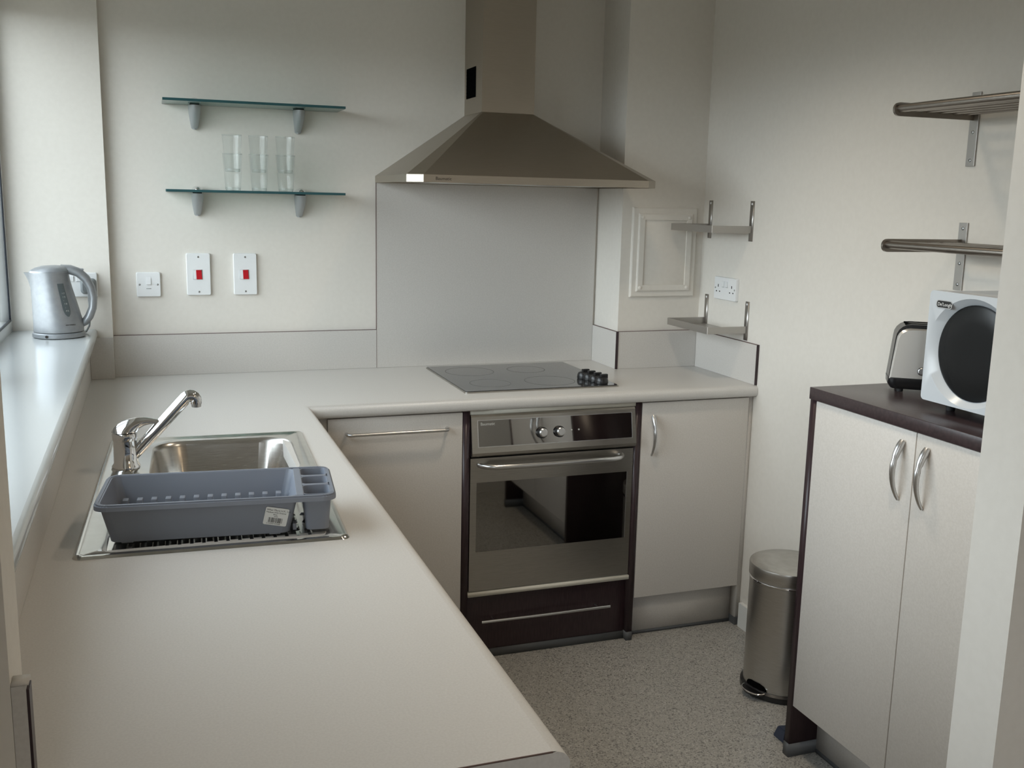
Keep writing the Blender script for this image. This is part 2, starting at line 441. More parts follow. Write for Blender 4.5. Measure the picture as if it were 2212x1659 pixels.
part('edging_joint', 'joint', wt, (WALLX + 0.001, WL - rr, YN - 0.0010, YN + 0.0004, WT - 0.0014, WT + 0.0002), off=wt.location)

# ------------------------------------------------------------------ sink
sk = thing('sink', 'stainless steel inset sink with single bowl and draining board', 'sink', (SC.x, SC.y, WT), SR)
hx, hy = SW / 2, SL / 2
def loop_edges(bm, pts, z):
    vs_ = [bm.verts.new((px, py, z)) for px, py in pts]
    return vs_, [bm.edges.new((vs_[i], vs_[(i + 1) % len(vs_)])) for i in range(len(vs_))]
bx0, bx1, by0, by1 = -0.135, 0.205, 0.035, 0.395        # bowl opening, local
dx0, dx1, dy0, dy1 = -0.200, 0.208, -0.424, -0.012      # draining board
bm = bmesh.new()
o3 = rrect(-hx, hx, -hy, hy, 0.014, 4)
o2 = rrect(-hx + 0.004, hx - 0.004, -hy + 0.004, hy - 0.004, 0.012, 4)
o1 = rrect(-hx + 0.011, hx - 0.011, -hy + 0.011, hy - 0.011, 0.009, 4)
o0 = rrect(-hx + 0.016, hx - 0.016, -hy + 0.016, hy - 0.016, 0.008, 4)
rs = loft(bm, [[(a, b, 0.0003) for a, b in o3], [(a, b, 0.0045) for a, b in o2], [(a, b, 0.0052) for a, b in o1], [(a, b, 0.0028) for a, b in o0]], False, False)
es = [bm.edges.get((rs[-1][i], rs[-1][(i + 1) % len(o0)])) for i in range(len(o0))]
bo = rrect(bx0, bx1, by0, by1, 0.075, 8)
do = rrect(dx0, dx1, dy0, dy1, 0.03, 5)
bv, be = loop_edges(bm, bo, 0.0028)
dv, de = loop_edges(bm, do, 0.0028)
bmesh.ops.triangle_fill(bm, use_beauty=True, edges=es + be + de)
do2 = rrect(dx0 + 0.012, dx1 - 0.012, dy0 + 0.012, dy1 - 0.012, 0.022, 5)
v2 = [bm.verts.new((a, b, -0.003)) for a, b in do2]
for i in range(len(v2)):
    j = (i + 1) % len(v2); bm.faces.new((dv[i], dv[j], v2[j], v2[i]))
bm.faces.new(v2)
obj('deck', bm, 'sink', sk)
bm = bmesh.new()
rings = []
for ins, z in ((0.0, 0.0028), (0.004, -0.001), (0.008, -0.010), (0.022, -0.13), (0.040, -0.15), (0.075, -0.158)):
    rings.append([(a, b, z) for a, b in rrect(bx0 + ins, bx1 - ins, by0 + ins, by1 - ins, max(0.075 - ins * 0.35, 0.03), 8)])
loft(bm, rings, False, True)
bowl = obj('bowl', bm, 'bowl', sk)
bm = bmesh.new(); lathe(bm, [(0.04, -0.1575), (0.04, -0.1555), (0.030, -0.1550), (0.028, -0.1565)], 24, (0.035, 0.215, 0))
obj('waste', bm, 'chrome', bowl)
for k in range(17):
    xk = dx0 + 0.030 + k * 0.0213
    for (ya, yb) in ((-0.408, -0.370), (-0.362, -0.324), (-0.316, -0.278), (-0.270, -0.05)):
        bm = bmesh.new()
        loft(bm, [[(xk - 0.007, ya, -0.0032), (xk + 0.007, ya, -0.0032), (xk + 0.007, yb, -0.0032), (xk - 0.007, yb, -0.0032)],
                  [(xk - 0.003, ya + 0.006, 0.0002), (xk + 0.003, ya + 0.006, 0.0002), (xk + 0.003, yb - 0.006, 0.0002), (xk - 0.003, yb - 0.006, 0.0002)]], False, True)
        obj('drainer_ridge', bm, 'sink', sk, smooth=False)

# tap on the sink deck
tp = thing('mixer_tap', 'chrome single lever mixer tap with slanting spout', 'tap', (0.058, -1.245, WT + 0.003))
bm = bmesh.new()
lathe(bm, [(0.031, 0.0), (0.031, 0.004), (0.0265, 0.010), (0.0255, 0.060), (0.0255, 0.064)], 32)
obj('body', bm, 'chrome', tp)
bm = bmesh.new()
lathe(bm, [(0.0270, 0.0645), (0.0280, 0.070), (0.0285, 0.078), (0.0265, 0.082)], 32)
obj('collar', bm, 'chrome', tp)
bm = bmesh.new()
ring = []
for k in range(13):                                      # dome that flows into the lever
    f = k / 12.0
    cx_ = -0.002 + 0.088 * f ** 1.25
    cz_ = 0.084 + 0.024 * math.sin(min(1.0, f * 1.25) * math.pi / 2) - 0.006 * max(0.0, f - 0.6) / 0.4
    hw_ = 0.0205 * (1 - f) ** 1.1 + 0.0068
    hh_ = 0.0235 * (1 - f) ** 1.5 + 0.0040
    tl = math.radians(85) * min(1.0, f * 2.2)
    ring.append([(cx_ - hh_ * math.cos(a) * math.sin(tl) * 0.0 + (hw_ if tl < 0.1 else hh_ * 0.0) * 0 + hw_ * math.cos(a) * math.cos(tl), hw_ * math.sin(a), cz_ - hh_ * math.cos(a) * math.sin(tl)) for a in [2 * math.pi * i_ / 24 for i_ in range(24)]])
loft(bm, ring)
obj('lever', bm, 'chrome', tp)
bm = bmesh.new()
a0 = Vector((0.016, 0.0, 0.026)); a1 = Vector((0.137, 0.004, 0.156))
dirv = (a1 - a0).normalized()
spts = [a0, a0.lerp(a1, 0.3), a0.lerp(a1, 0.6), a0.lerp(a1, 0.92)]
a2 = math.atan2(dirv.z, dirv.x)
for q in range(7):
    th = a2 - (a2 + math.pi / 2) * q / 6.0
    rc = 0.013
    spts.append(a1 + Vector((rc * math.sin(a2) * 1.0 + rc * math.cos(th + math.pi / 2), 0, -rc * math.cos(a2) * 1.0 + rc * math.sin(th + math.pi / 2))))
spts.append(spts[-1] + Vector((0, 0, -0.006)))
tube(bm, spts, [0.0130, 0.0138, 0.0145, 0.0150] + [0.0150, 0.0149, 0.0147, 0.0144, 0.0140, 0.0136, 0.0132] + [0.0128], 24)
nz_end = spts[-1]
sp = obj('spout', bm, 'chrome', tp)
bm = bmesh.new(); lathe(bm, [(0.0105, -0.008), (0.0115, -0.001), (0.0115, 0.002)], 20, tuple(nz_end))
obj('nozzle', bm, 'satin', sp)

# ------------------------------------------------------------------ dish drainer
DR = math.radians(-5.4)
dd = thing('dish_drainer', 'blue grey plastic dish drainer standing on the draining board', 'dish drainer', (0.237, -1.730, 0.9145), DR)
W2, D2, HZ = 0.2135, 0.106, 0.0775
xs0 = 0.148                                              # main tray / cutlery divide
bm = bmesh.new()
def tray(bm, x0, x1, y0, y1, zb, zt, tap, wall=0.003, r=0.016):
    o_b = rrect(x0 + tap, x1 - tap, y0 + tap, y1 - tap, r, 4); o_t = rrect(x0, x1, y0, y1, r, 4)
    i_t = rrect(x0 + wall, x1 - wall, y0 + wall, y1 - wall, r - 0.002, 4); i_b = rrect(x0 + tap + wall, x1 - tap - wall, y0 + tap + wall, y1 - tap - wall, r - 0.002, 4)
    loft(bm, [[(a, b, zb) for a, b in o_b], [(a, b, zt) for a, b in o_t], [(a, b, zt) for a, b in i_t], [(a, b, zb + wall) for a, b in i_b]])
tray(bm, -W2 + 0.008, xs0 - 0.004, -D2 + 0.008, D2 - 0.008, 0.0025, HZ, 0.016)
for sx_ in (-0.16, 0.1):
    for sy_ in (-0.07, 0.07): box(bm, sx_ - 0.01, sx_ + 0.01, sy_ - 0.01, sy_ + 0.01, 0.0, 0.003)
body = obj('tray', bm, 'tub', dd)
bm = bmesh.new()
def flange(bm, outer, inner, z0, z1):
    vo0 = [bm.verts.new((a, b, z0)) for a, b in outer]; vo1 = [bm.verts.new((a, b, z1)) for a, b in outer]
    vi0 = [bm.verts.new((a, b, z0)) for a, b in inner]; vi1 = [bm.verts.new((a, b, z1)) for a, b in inner]
    n_ = len(outer)
    for i in range(n_):
        j = (i + 1) % n_
        bm.faces.new((vo0[i], vo0[j], vo1[j], vo1[i])); bm.faces.new((vi0[j], vi0[i], vi1[i], vi1[j]))
        bm.faces.new((vo1[i], vo1[j], vi1[j], vi1[i])); bm.faces.new((vo0[j], vo0[i], vi0[i], vi0[j]))
# rolled rim: a tube round the outline plus a divider bar
outline = rrect(-W2 + 0.004, W2 - 0.004, -D2 + 0.004, D2 - 0.004, 0.022, 6)
flange(bm, rrect(-W2, W2, -D2, D2, 0.024, 6), rrect(-W2 + 0.011, W2 - 0.011, -D2 + 0.011, D2 - 0.011, 0.016, 6), HZ - 0.010, HZ + 0.001)
bmesh.ops.bevel(bm, geom=[ed for ed in bm.edges if abs(ed.verts[0].co.z - (HZ + 0.001)) < 1e-5 and abs(ed.verts[1].co.z - (HZ + 0.001)) < 1e-5], offset=0.003, segments=2, affect='EDGES')
box(bm, xs0 - 0.008, xs0 + 0.006, -D2 + 0.011, D2 - 0.011, HZ - 0.004, HZ + 0.0008, bev=0.001)
obj('rim', bm, 'tub', dd)
for k in range(3):
    y1 = D2 - 0.011 - k * 0.0615; y0 = y1 - 0.0555 - (0.0075 if k == 2 else 0)
    bm = bmesh.new(); tray(bm, xs0 + 0.004, W2 - 0.008, y0, y1, 0.0065, HZ, 0.0055, 0.0025, 0.011)
    obj('cutlery_pot', bm, 'tub', dd)
for k in range(2):
    yk = D2 - 0.011 - (k + 1) * 0.0615 + 0.003
    part('pot_divider', 'tub', dd, (xs0 + 0.002, W2 - 0.010, yk - 0.0045, yk + 0.0045, HZ - 0.004, HZ + 0.0006), bev=0.001)
for k in range(13):
    xk = -W2 + 0.036 + k * 0.0262
    part('plate_peg', 'peg', body, (xk - 0.0052, xk + 0.0052, D2 - 0.052, D2 - 0.034, 0.0052, 0.0395), bev=0.001)
for k in range(13):
    xk = -W2 + 0.036 + k * 0.0262
    part('plate_peg', 'tub', body, (xk - 0.0035, xk + 0.0035, -D2 + 0.028, -D2 + 0.044, 0.0052, 0.018), bev=0.001)
# price sticker on the sloping front
sl = Vector((0, -0.016, HZ - 0.0025)).normalized()       # up the slope
y_front = lambda z: -D2 + 0.008 + 0.016 * (1 - (z - 0.0025) / (HZ - 0.0025))
ang = math.radians(-12)
xd = Vector((math.cos(ang), 0, 0)) + sl * math.sin(ang); yd = Vector((-math.sin(ang), 0, 0)) + sl * math.cos(ang)
og = Vector((0.078, y_front(0.024) - 0.0010, 0.024))
fm = frame_mat(og, xd, yd)
bm = bmesh.new()
loft(bm, [[tuple(fm @ Vector((a, b, z))) for a, b in rrect(0, 0.043, 0, 0.037, 0.003, 3)] for z in (0.0, 0.0004)])
stk = obj('sticker', bm, 'paper', body); stk['label'] = 'white barcode sticker'
for s, yy, sz in (('What More U.K. Ltd.', 0.0300, 0.0052), ('Medium Dish Drainer', 0.0254, 0.0042), ('Silver', 0.0212, 0.0038), ('00476', 0.0176, 0.0030)):
    wd = sz * 0.50 * len(s)
    text(s, sz, 'ink', stk, fm @ Matrix.Translation((max(0.002, 0.021 - wd / 2), yy, 0.0006)), 'print', 0.00005)
text('5 010303 047608', 0.0036, 'ink', stk, fm @ Matrix.Translation((0.006, 0.0020, 0.0006)), 'print', 0.00005)
bm = bmesh.new(); px = 0.008
rb = random.Random(3)
while px < 0.034:
    w_ = rb.choice((0.0004, 0.0006, 0.0009)); vs_ = [bm.verts.new(fm @ Vector(p)) for p in ((px, 0.0055, 0.0006), (px + w_, 0.0055, 0.0006), (px + w_, 0.0160, 0.0006), (px, 0.0160, 0.0006))]
    bm.faces.new(vs_); px += w_ + rb.choice((0.0004, 0.0006, 0.0010))
obj('barcode', bm, 'ink', stk, smooth=False)

# ------------------------------------------------------------------ kettle on the sill
kt = thing('kettle', 'silver cordless jug kettle standing on the window sill', 'kettle', (-0.153, -0.199, SILL))
bm = bmesh.new(); lathe(bm, [(0.070, 0.0), (0.0775, 0.003), (0.0775, 0.014), (0.073, 0.0175)], 40)
kb = obj('power_base', bm, 'kettle', kt)
bm = bmesh.new(); lathe(bm, [(0.0045, 0.0), (0.0045, 0.003)], 12, (-0.030, -0.0712, 0.009), axis='y')
obj('base_button', bm, 'print_dark', kb)
def kring(z, cx, r, spout=0.0, n=48):
    o = []
    for i in range(n):
        a = 2 * math.pi * i / n
        s = max(0.0, math.cos(a - math.pi)) ** 14 * spout
        o.append((cx + (r + s) * math.cos(a), (r + s * 0.4) * math.sin(a), z))
    return o
ks = [(0.0195, 0.0, 0.0735, 0), (0.040, 0.001, 0.0735, 0), (0.080, -0.004, 0.0690, 0), (0.120, -0.009, 0.0640, 0), (0.155, -0.0135, 0.0595, 0.001), (0.180, -0.016, 0.0570, 0.007), (0.196, -0.0175, 0.0560, 0.014), (0.2035, -0.018, 0.0555, 0.018)]
def ksurf(z):
    for (z0, c0, r0, _), (z1, c1, r1, _) in zip(ks, ks[1:]):
        if z0 <= z <= z1:
            f = (z - z0) / (z1 - z0); return c0 + (c1 - c0) * f, r0 + (r1 - r0) * f
bm = bmesh.new(); loft(bm, [kring(*q) for q in ks])
kbody = obj('body', bm, 'kettle', kt)
bm = bmesh.new(); loft(bm, [kring(0.2037, -0.017, 0.0560, 0.004), kring(0.209, -0.015, 0.0565, 0.003), kring(0.218, -0.011, 0.048, 0.0), kring(0.2235, -0.006, 0.034), kring(0.2255, -0.003, 0.014)])
lid = obj('lid', bm, 'kettle', kt)
part('lid_catch', 'chrome', lid, (-0.048, -0.030, -0.010, 0.010, 0.2165, 0.2215), bev=0.002)
hp = [(0.015, 0, 0.214), (0.042, 0, 0.212), (0.066, 0, 0.203), (0.086, 0, 0.184), (0.100, 0, 0.155), (0.1055, 0, 0.122), (0.102, 0, 0.090), (0.091, 0, 0.063), (0.077, 0, 0.045), (0.068, 0, 0.036)]
bm = bmesh.new(); tube(bm, hp, [0.014, 0.0150, 0.0150, 0.0142, 0.0132, 0.0126, 0.0126, 0.0130, 0.012, 0.008], 16, 1.25)
kh = obj('handle', bm, 'kettle', kt)
part('switch', 'kettle', kh, (0.062, 0.082, -0.010, 0.010, 0.208, 0.2155), bev=0.003)
def kpatch(z0, z1, a0, a1, d, nz=14, na=8, lens=True):
    bm = bmesh.new(); rows = []
    for i in range(nz + 1):
        z = z0 + (z1 - z0) * i / nz; cx, r = ksurf(z)
        f = 1.0
        if lens: f = min(1.0, math.sqrt(max(0.05, 1 - max(0.0, (0.28 - i / nz) / 0.28) ** 2)))
        am = (a0 + a1) / 2
        rows.append([bm.verts.new((cx + (r + d) * math.cos(math.radians(am + (a - am) * f)), (r + d) * math.sin(math.radians(am + (a - am) * f)), z)) for a in [a0 + (a1 - a0) * k / na for k in range(na + 1)]])
    for p, q in zip(rows, rows[1:]):
        for k in range(na): bm.faces.new((p[k], p[k + 1], q[k + 1], q[k]))
    return bm
kg = obj('water_gauge', kpatch(0.070, 0.172, -68, -48, 0.0008), 'kettle_dk', kbody)
kg['label'] = 'dark water level window'
for s, z in (('1.7', 0.139), ('1.5', 0.128), ('-', 0.118), ('1.0', 0.107), ('-', 0.096), ('0.5', 0.085)):
    cx, r = ksurf(z); a = math.radians(-59)
    m4 = frame_mat((cx + (r + 0.0016) * math.cos(a) - 0.003, (r + 0.0016) * math.sin(a) - 0.0005, z), (-math.sin(a), math.cos(a), 0), (0, 0, 1))
    text(s, 0.0075, 'print_light', kbody, m4, 'gauge_marking', 0.0001)
cx, r = ksurf(0.045); a = math.radians(-62)
text('KENWOOD', 0.0058, 'print_dark', kbody, frame_mat((cx + (r + 0.0012) * math.cos(a) - 0.009, (r + 0.0012) * math.sin(a) - 0.0035, 0.042), (-math.sin(a), math.cos(a), 0), (0, 0, 1)), 'lettering', 0.0003)

# ------------------------------------------------------------------ switch and socket plates
def plate(bm, w, h, t, r=0.005):
    """faces -y, back at y=0, centred"""
    loft(bm, [[(a, 0, b) for a, b in rrect(-w / 2, w / 2, -h / 2, h / 2, r, 4)], [(a, -t * 0.7, b) for a, b in rrect(-w / 2, w / 2, -h / 2, h / 2, r, 4)],
              [(a, -t, b) for a, b in rrect(-w / 2 + 0.002, w / 2 - 0.002, -h / 2 + 0.002, h / 2 - 0.002, r - 0.001, 4)]])
def screw(parent, x, z, t):
    bm = bmesh.new(); lathe(bm, [(0.0034, 0), (0.0034, 0.0006), (0.0022, 0.0012)], 12, (x, -t, z), axis='y')
    obj('screw', bm, 'screw', parent)
def cooker_switch(x, label):
    t = thing('cooker_switch', label, 'switch', (x, -0.0003, 1.2605), group='red cooker switches')
    bm = bmesh.new(); plate(bm, 0.080, 0.145, 0.011)
    pl = obj('plate', bm, 'white', t)
    for z in (0.060, -0.060): screw(t, 0, z, 0.011)
    part('rocker_frame', 'shade', t, (-0.0185, 0.0125, -0.0116, -0.0108, -0.0175, 0.0160))
    bm = bmesh.new()
    loft(bm, [[(-0.0175, -0.0112, -0.0165), (-0.0075, -0.0112, -0.0165), (-0.0085, -0.0112, 0.0150), (-0.0175, -0.0112, 0.0150)],
              [(-0.0175, -0.0150, -0.0165), (-0.0075, -0.0150, -0.0165), (-0.0085, -0.0150, 0.0150), (-0.0175, -0.0150, 0.0150)]])
    obj('rocker_side', bm, 'white', t, smooth=False)
    bm = bmesh.new()
    loft(bm, [[(-0.0073, -0.0112, -0.0165), (0.0115, -0.0112, -0.0165), (0.0100, -0.0112, 0.0150), (-0.0083, -0.0112, 0.0150)],
              [(-0.0073, -0.0150, -0.0165), (0.0115, -0.0135, -0.0165), (0.0090, -0.0135, 0.0150), (-0.0083, -0.0150, 0.0150)]])
    rk = obj('rocker', bm, 'red', t, smooth=False); rk['label'] = 'red rocker'
cooker_switch(0.2845, 'tall white switch plate with red rocker beside the small fused plate')
cooker_switch(0.4415, 'tall white switch plate with red rocker nearest the splashback')

t = thing('fused_spur', 'small square white fused switch plate on the back wall', 'switch', (0.120, -0.0003, 1.2265))
bm = bmesh.new(); plate(bm, 0.078, 0.084, 0.010); obj('plate', bm, 'white', t)
for x in (-0.029, 0.029): screw(t, x, 0, 0.010)
bm = bmesh.new()
loft(bm, [[(-0.0065, -0.0098, 0.0), (0.0075, -0.0098, 0.0), (0.0075, -0.0098, 0.026), (-0.0065, -0.0098, 0.026)],
          [(-0.0065, -0.0145, 0.001), (0.0075, -0.0145, 0.001), (0.0075, -0.0110, 0.025), (-0.0065, -0.0110, 0.025)]])
obj('rocker', bm, 'white', t, smooth=False)
part('fuse_slot', 'shade', t, (-0.008, 0.008, -0.0106, -0.0099, -0.0145, -0.0125))

t = thing('wall_socket', 'white double socket on the pier behind the kettle handle', 'socket', (-0.108, -0.0353, 1.2300))
bm = bmesh.new(); plate(bm, 0.136, 0.080, 0.010); obj('plate', bm, 'white', t)
part('rocker', 'white', t, (0.004, 0.017, -0.0128, -0.0098, 0.012, 0.030), bev=0.001)
part('rocker', 'white', t, (-0.017, -0.004, -0.0128, -0.0098, 0.012, 0.030), bev=0.001)
part('rocker_line', 'shade', t, (0.003, 0.018, -0.0104, -0.0099, 0.0108, 0.0118))
t2 = thing('plug', 'grey plug in the socket behind the kettle', 'plug', (-0.068, -0.0457, 1.228))
bm = bmesh.new(); loft(bm, [[(a, 0, b) for a, b in rrect(-0.024, 0.024, -0.027, 0.024, 0.012, 5)], [(a, -0.012, b) for a, b in rrect(-0.024, 0.024, -0.027, 0.024, 0.012, 5)], [(a, -0.024, b) for a, b in rrect(-0.017, 0.017, -0.020, 0.017, 0.010, 5)]])
obj('body', bm, 'greyplug', t2)
bm = bmesh.new(); tube(bm, [(0, -0.014, -0.022), (0.000, -0.018, -0.05), (0.002, -0.022, -0.09), (-0.002, -0.04, -0.130), (-0.010, -0.075, -0.1435), (-0.035, -0.09, -0.1437)], 0.0032, 8)
obj('cable', bm, 'greyplug', t2)

t = thing('wall_socket', 'white double socket on the right wall between the two corner shelves', 'socket', (XR - 0.0003, -0.423, 1.231), -math.pi / 2)
bm = bmesh.new(); plate(bm, 0.152, 0.084, 0.012); obj('plate', bm, 'white', t)
for sx_ in (-1, 1):
    part('rocker', 'white', t, (sx_ * 0.012 - 0.007, sx_ * 0.012 + 0.007, -0.0150, -0.0118, 0.006, 0.027), bev=0.001)
    part('rocker_line', 'shade', t, (sx_ * 0.012 - 0.008, sx_ * 0.012 + 0.008, -0.0124, -0.0118, 0.0045, 0.0056))
    cx_ = sx_ * 0.046
    part('earth_hole', 'hole', t, (cx_ - 0.002, cx_ + 0.002, -0.0125, -0.0117, 0.004, 0.014))
    part('pin_hole', 'hole', t, (cx_ - 0.014, cx_ - 0.008, -0.0125, -0.0117, -0.014, -0.010))
    part('pin_hole', 'hole', t, (cx_ + 0.008, cx_ + 0.014, -0.0125, -0.0117, -0.014, -0.010))
    screw(t, sx_ * 0.066, 0.0, 0.012)

# ------------------------------------------------------------------ glass shelves and tumblers
def bracket(name, t, x, zt, cap=True):
    """zt: underside of the glass (local z)"""
    bm = bmesh.new(); rings = []
    for k in range(9):
        f = k / 8.0
        z = zt - 0.004 - f * 0.072
        dep = 0.072 * (1 - f ** 1.6) + 0.016
        w_ = 0.0205 * (1 - 0.48 * f ** 1.6)
        rings.append([(x + w_ * math.cos(a), -0.0005 - dep * (0.5 - 0.5 * math.sin(a) * 1.0) if False else -0.0005 - dep / 2 + dep / 2 * math.sin(a), z) for a in [2 * math.pi * i / 20 for i in range(20)]])
    rings.append([(x + 0.006 * math.cos(a), -0.010 + 0.007 * math.sin(a), zt - 0.0795) for a in [2 * math.pi * i / 20 for i in range(20)]])
    loft(bm, rings)
    b = obj('bracket', bm, 'alu', t)
    part('pad', 'rubber', b, (x - 0.014, x + 0.014, -0.075, -0.004, zt - 0.0040, zt - 0.0002))
    bm = bmesh.new(); rings = []
    for f in (0, 0.35, 0.7, 0.92):
        q = math.sqrt(1 - f * f)
        rings.append([(x + 0.0185 * q * math.cos(a), -0.044 + 0.043 * (0.35 + 0.65 * q) * math.sin(a), zt + 0.0085 + 0.013 * f) for a in [2 * math.pi * i / 20 for i in range(20)]])
    loft(bm, rings)
    obj('clamp_cap', bm, 'chrome', b)
def glass_shelf(label, z, xa, xb, dep):
    t = thing('glass_shelf', label, 'shelf', ((xa + xb) / 2, 0, z), group='glass shelves')
    hw = (xb - xa) / 2
    bm = bmesh.new()
    fs = box(bm, -hw, hw, -dep, -0.002, 0, 0.0082)
    for f in bm.faces:
        f.normal_update()
        if abs(f.normal.z) < 0.5: f.material_index = 1
    obj('pane', bm, ['shelf_glass', 'glass_edge'], t, smooth=False)
    for x in (0.288 - (xa + xb) / 2, 0.632 - (xa + xb) / 2): bracket('bracket', t, x, 0.0)
glass_shelf('upper glass shelf on two silver brackets with nothing on it', 1.828, 0.186, 0.772, 0.165)
glass_shelf('lower glass shelf on two silver brackets carrying stacked tumblers', 1.5405, 0.186, 0.772, 0.150)

def tumbler_mesh():
    bm = bmesh.new()
    H = 0.122
    prof = [(0.0, 0.010), (0.0238, 0.010), (0.0245, 0.004), (0.0235, 0.0), (0.0, 0.0), (0.0235, 0.0005), (0.0250, 0.005), (0.0268, 0.030), (0.0288, 0.070), (0.0320, 0.118), (0.0324, H), (0.0316, H), (0.0314, 0.118)]
    n = 32
    rings = [[bm.verts.new((r * math.cos(2 * math.pi * i / n), r * math.sin(2 * math.pi * i / n), z)) for i in range(n)] if r > 0 else [bm.verts.new((0, 0, z))] for r, z in prof]
    for a, b in zip(rings, rings[1:]):
        for i in range(n):
            j = (i + 1) % n
            if len(a) == 1: bm.faces.new((a[0], b[j], b[i]))
            elif len(b) == 1: bm.faces.new((a[i], a[j], b[0]))
            else: bm.faces.new((a[i], a[j], b[j], b[i]))
    bmesh.ops.recalc_face_normals(bm, faces=bm.faces[:])
    mark_sharp(bm); me = bpy.data.meshes.new('tumbler'); bm.to_mesh(me); bm.free(); finish(me, True); me.materials.append(MT['tumbler'])
    return me
tm = tumbler_mesh()
for k, (x, nm) in enumerate(((0.402, 'left'), (0.488, 'middle'), (0.577, 'right'))):
    for lv, (dz, lab) in enumerate(((0.0, 'lower clear tumbler of the %s stack, standing on the glass shelf'), (0.0615, 'upper clear tumbler nested in the %s stack on the glass shelf'))):
        o = bpy.data.objects.new('tumbler', tm); COL.objects.link(o)
        o.location = (x, -0.095, 1.5405 + 0.0083 + dz)
        tag(o, lab % nm, 'glass', 'stacked tumblers on the lower glass shelf')

# ------------------------------------------------------------------ cooker hood
hd = thing('cooker_hood', 'stainless steel chimney cooker hood on the back wall above the hob', 'cooker hood', (1.35, 0, 1.588))
HX0, HX1, HY, CH = 0.907, XB - 0.001, -0.515, 0.040
CX0, CX1, CY = 1.241, 1.436, -0.210
Z0, Z1, Z2 = 1.588, 1.612, 1.838
def hring(z, x0, x1, y, c): return [(x0, -0.0004, z), (x0, y + c, z), (x0 + c * 1.15, y, z), (x1 - c * 1.15, y, z), (x1, y + c, z), (x1, -0.0004, z)]
bm = bmesh.new()
loft(bm, [hring(Z0, HX0, HX1, HY, CH), hring(Z1, HX0, HX1, HY, CH)], False, False)
for (a, b) in (((HX0, HX1), None),):
    box(bm, HX0 + 0.002, HX1 - 0.002, HY + 0.045, -0.0006, Z0 + 0.004, Z0 + 0.008)
obj('lip', bm, 'steel_h', hd, smooth=False, off=hd.location)
bm = bmesh.new()
lower = hring(Z1, HX0, HX1, HY, CH); upper = hring(Z2, CX0, CX1, CY, 0.004)
loft(bm, [lower, upper], False, True)
obj('canopy', bm, 'steel_h', hd, smooth=False, off=hd.location)
bm = bmesh.new()
for k in range(2):
    xa = HX0 + 0.12 + k * 0.33
    box(bm, xa, xa + 0.31, HY + 0.08, -0.10, Z0 + 0.001, Z0 + 0.0038)
obj('grease_filter', bm, 'steel', hd, off=hd.location)
bm = bmesh.new()
box(bm, CX0, CX1, CY, -0.0004, Z2 + 0.0003, CEIL - 0.001)
ch = obj('chimney', bm, 'steel_h', hd, smooth=False, off=hd.location)
vt = part('vent', 'hole', ch, (CX0 - 0.0012, CX0 + 0.001, -0.135, -0.025, 1.895, 2.000), off=hd.location, smooth=False)
for k in range(8):
    zk = 1.902 + k * 0.0125
    part('vent_slat', 'hole', vt, (CX0 - 0.0022, CX0 - 0.0004, -0.133, -0.027, zk, zk + 0.003), off=hd.location, smooth=False)
tm4 = frame_mat(Vector((0.992, HY - 0.0006, 1.5955)) - hd.location, (1, 0, 0), (0, 0, 1))
text('Baumatic', 0.0145, 'print_dark', hd, tm4)

# ------------------------------------------------------------------ access panel on the boxing
ap = thing('access_panel', 'cream painted access panel with moulded frame on the boxing', 'access panel', (1.970, YB - 0.0003, 1.353))
w2, h2 = 0.136, 0.168
for nm, (q, d0, d1) in (('outer_frame', (0.0, 0.0, 0.012)), ('inner_frame', (0.022, 0.011, 0.020))):
    bm = bmesh.new()
    o_ = [(-w2 + q, -h2 + q), (w2 - q, -h2 + q), (w2 - q, h2 - q), (-w2 + q, h2 - q)]
    ii = q + 0.024
    i_ = [(-w2 + ii, -h2 + ii), (w2 - ii, -h2 + ii), (w2 - ii, h2 - ii), (-w2 + ii, h2 - ii)]
    m_ = [(a + (0.004 if a < 0 else -0.004), b + (0.004 if b < 0 else -0.004)) for a, b in o_]
    loft(bm, [[(a, -d0, b) for a, b in o_], [(a, -d1 + 0.003, b) for a, b in o_], [(a, -d1, b) for a, b in m_], [(a, -d1, b) for a, b in i_], [(a, -d0, b) for a, b in i_]], False, False)
    obj(nm, bm, 'wall', ap, smooth=False)
part('door_panel', 'wall', ap, (-w2 + 0.030, w2 - 0.030, -0.014, 0.0, -h2 + 0.030, h2 - 0.030), bev=0.001)
for sx_ in (-1, 1):
    for sz_ in (-1, 1):
        bm = bmesh.new(); lathe(bm, [(0.0075, 0), (0.007, 0.003), (0.004, 0.005)], 14, (sx_ * (w2 - 0.036), -0.019, sz_ * (h2 - 0.036)), axis='y')
        obj('screw_cover', bm, 'wall', ap)

# ------------------------------------------------------------------ hob
hb = thing('hob', 'black ceramic glass hob set on the worktop', 'hob', (1.3625, -0.315, WT))
bx, by = 0.279, 0.255
bm = bmesh.new()
loft(bm, [[(a, b, 0.0003) for a, b in rrect(-bx, bx, -by, by, 0.010, 4)], [(a, b, 0.0042) for a, b in rrect(-bx, bx, -by, by, 0.010, 4)], [(a, b, 0.0048) for a, b in rrect(-bx + 0.005, bx - 0.005, -by + 0.005, by - 0.005, 0.007, 4)]])
obj('trim', bm, 'steel_o', hb)
bm = bmesh.new()
loft(bm, [[(a, b, 0.0045) for a, b in rrect(-bx + 0.004, bx - 0.004, -by + 0.004, by - 0.004, 0.007, 4)], [(a, b, 0.0066) for a, b in rrect(-bx + 0.004, bx - 0.004, -by + 0.004, by - 0.004, 0.007, 4)]])
hg = obj('glass_top', bm, 'hob_glass', hb)
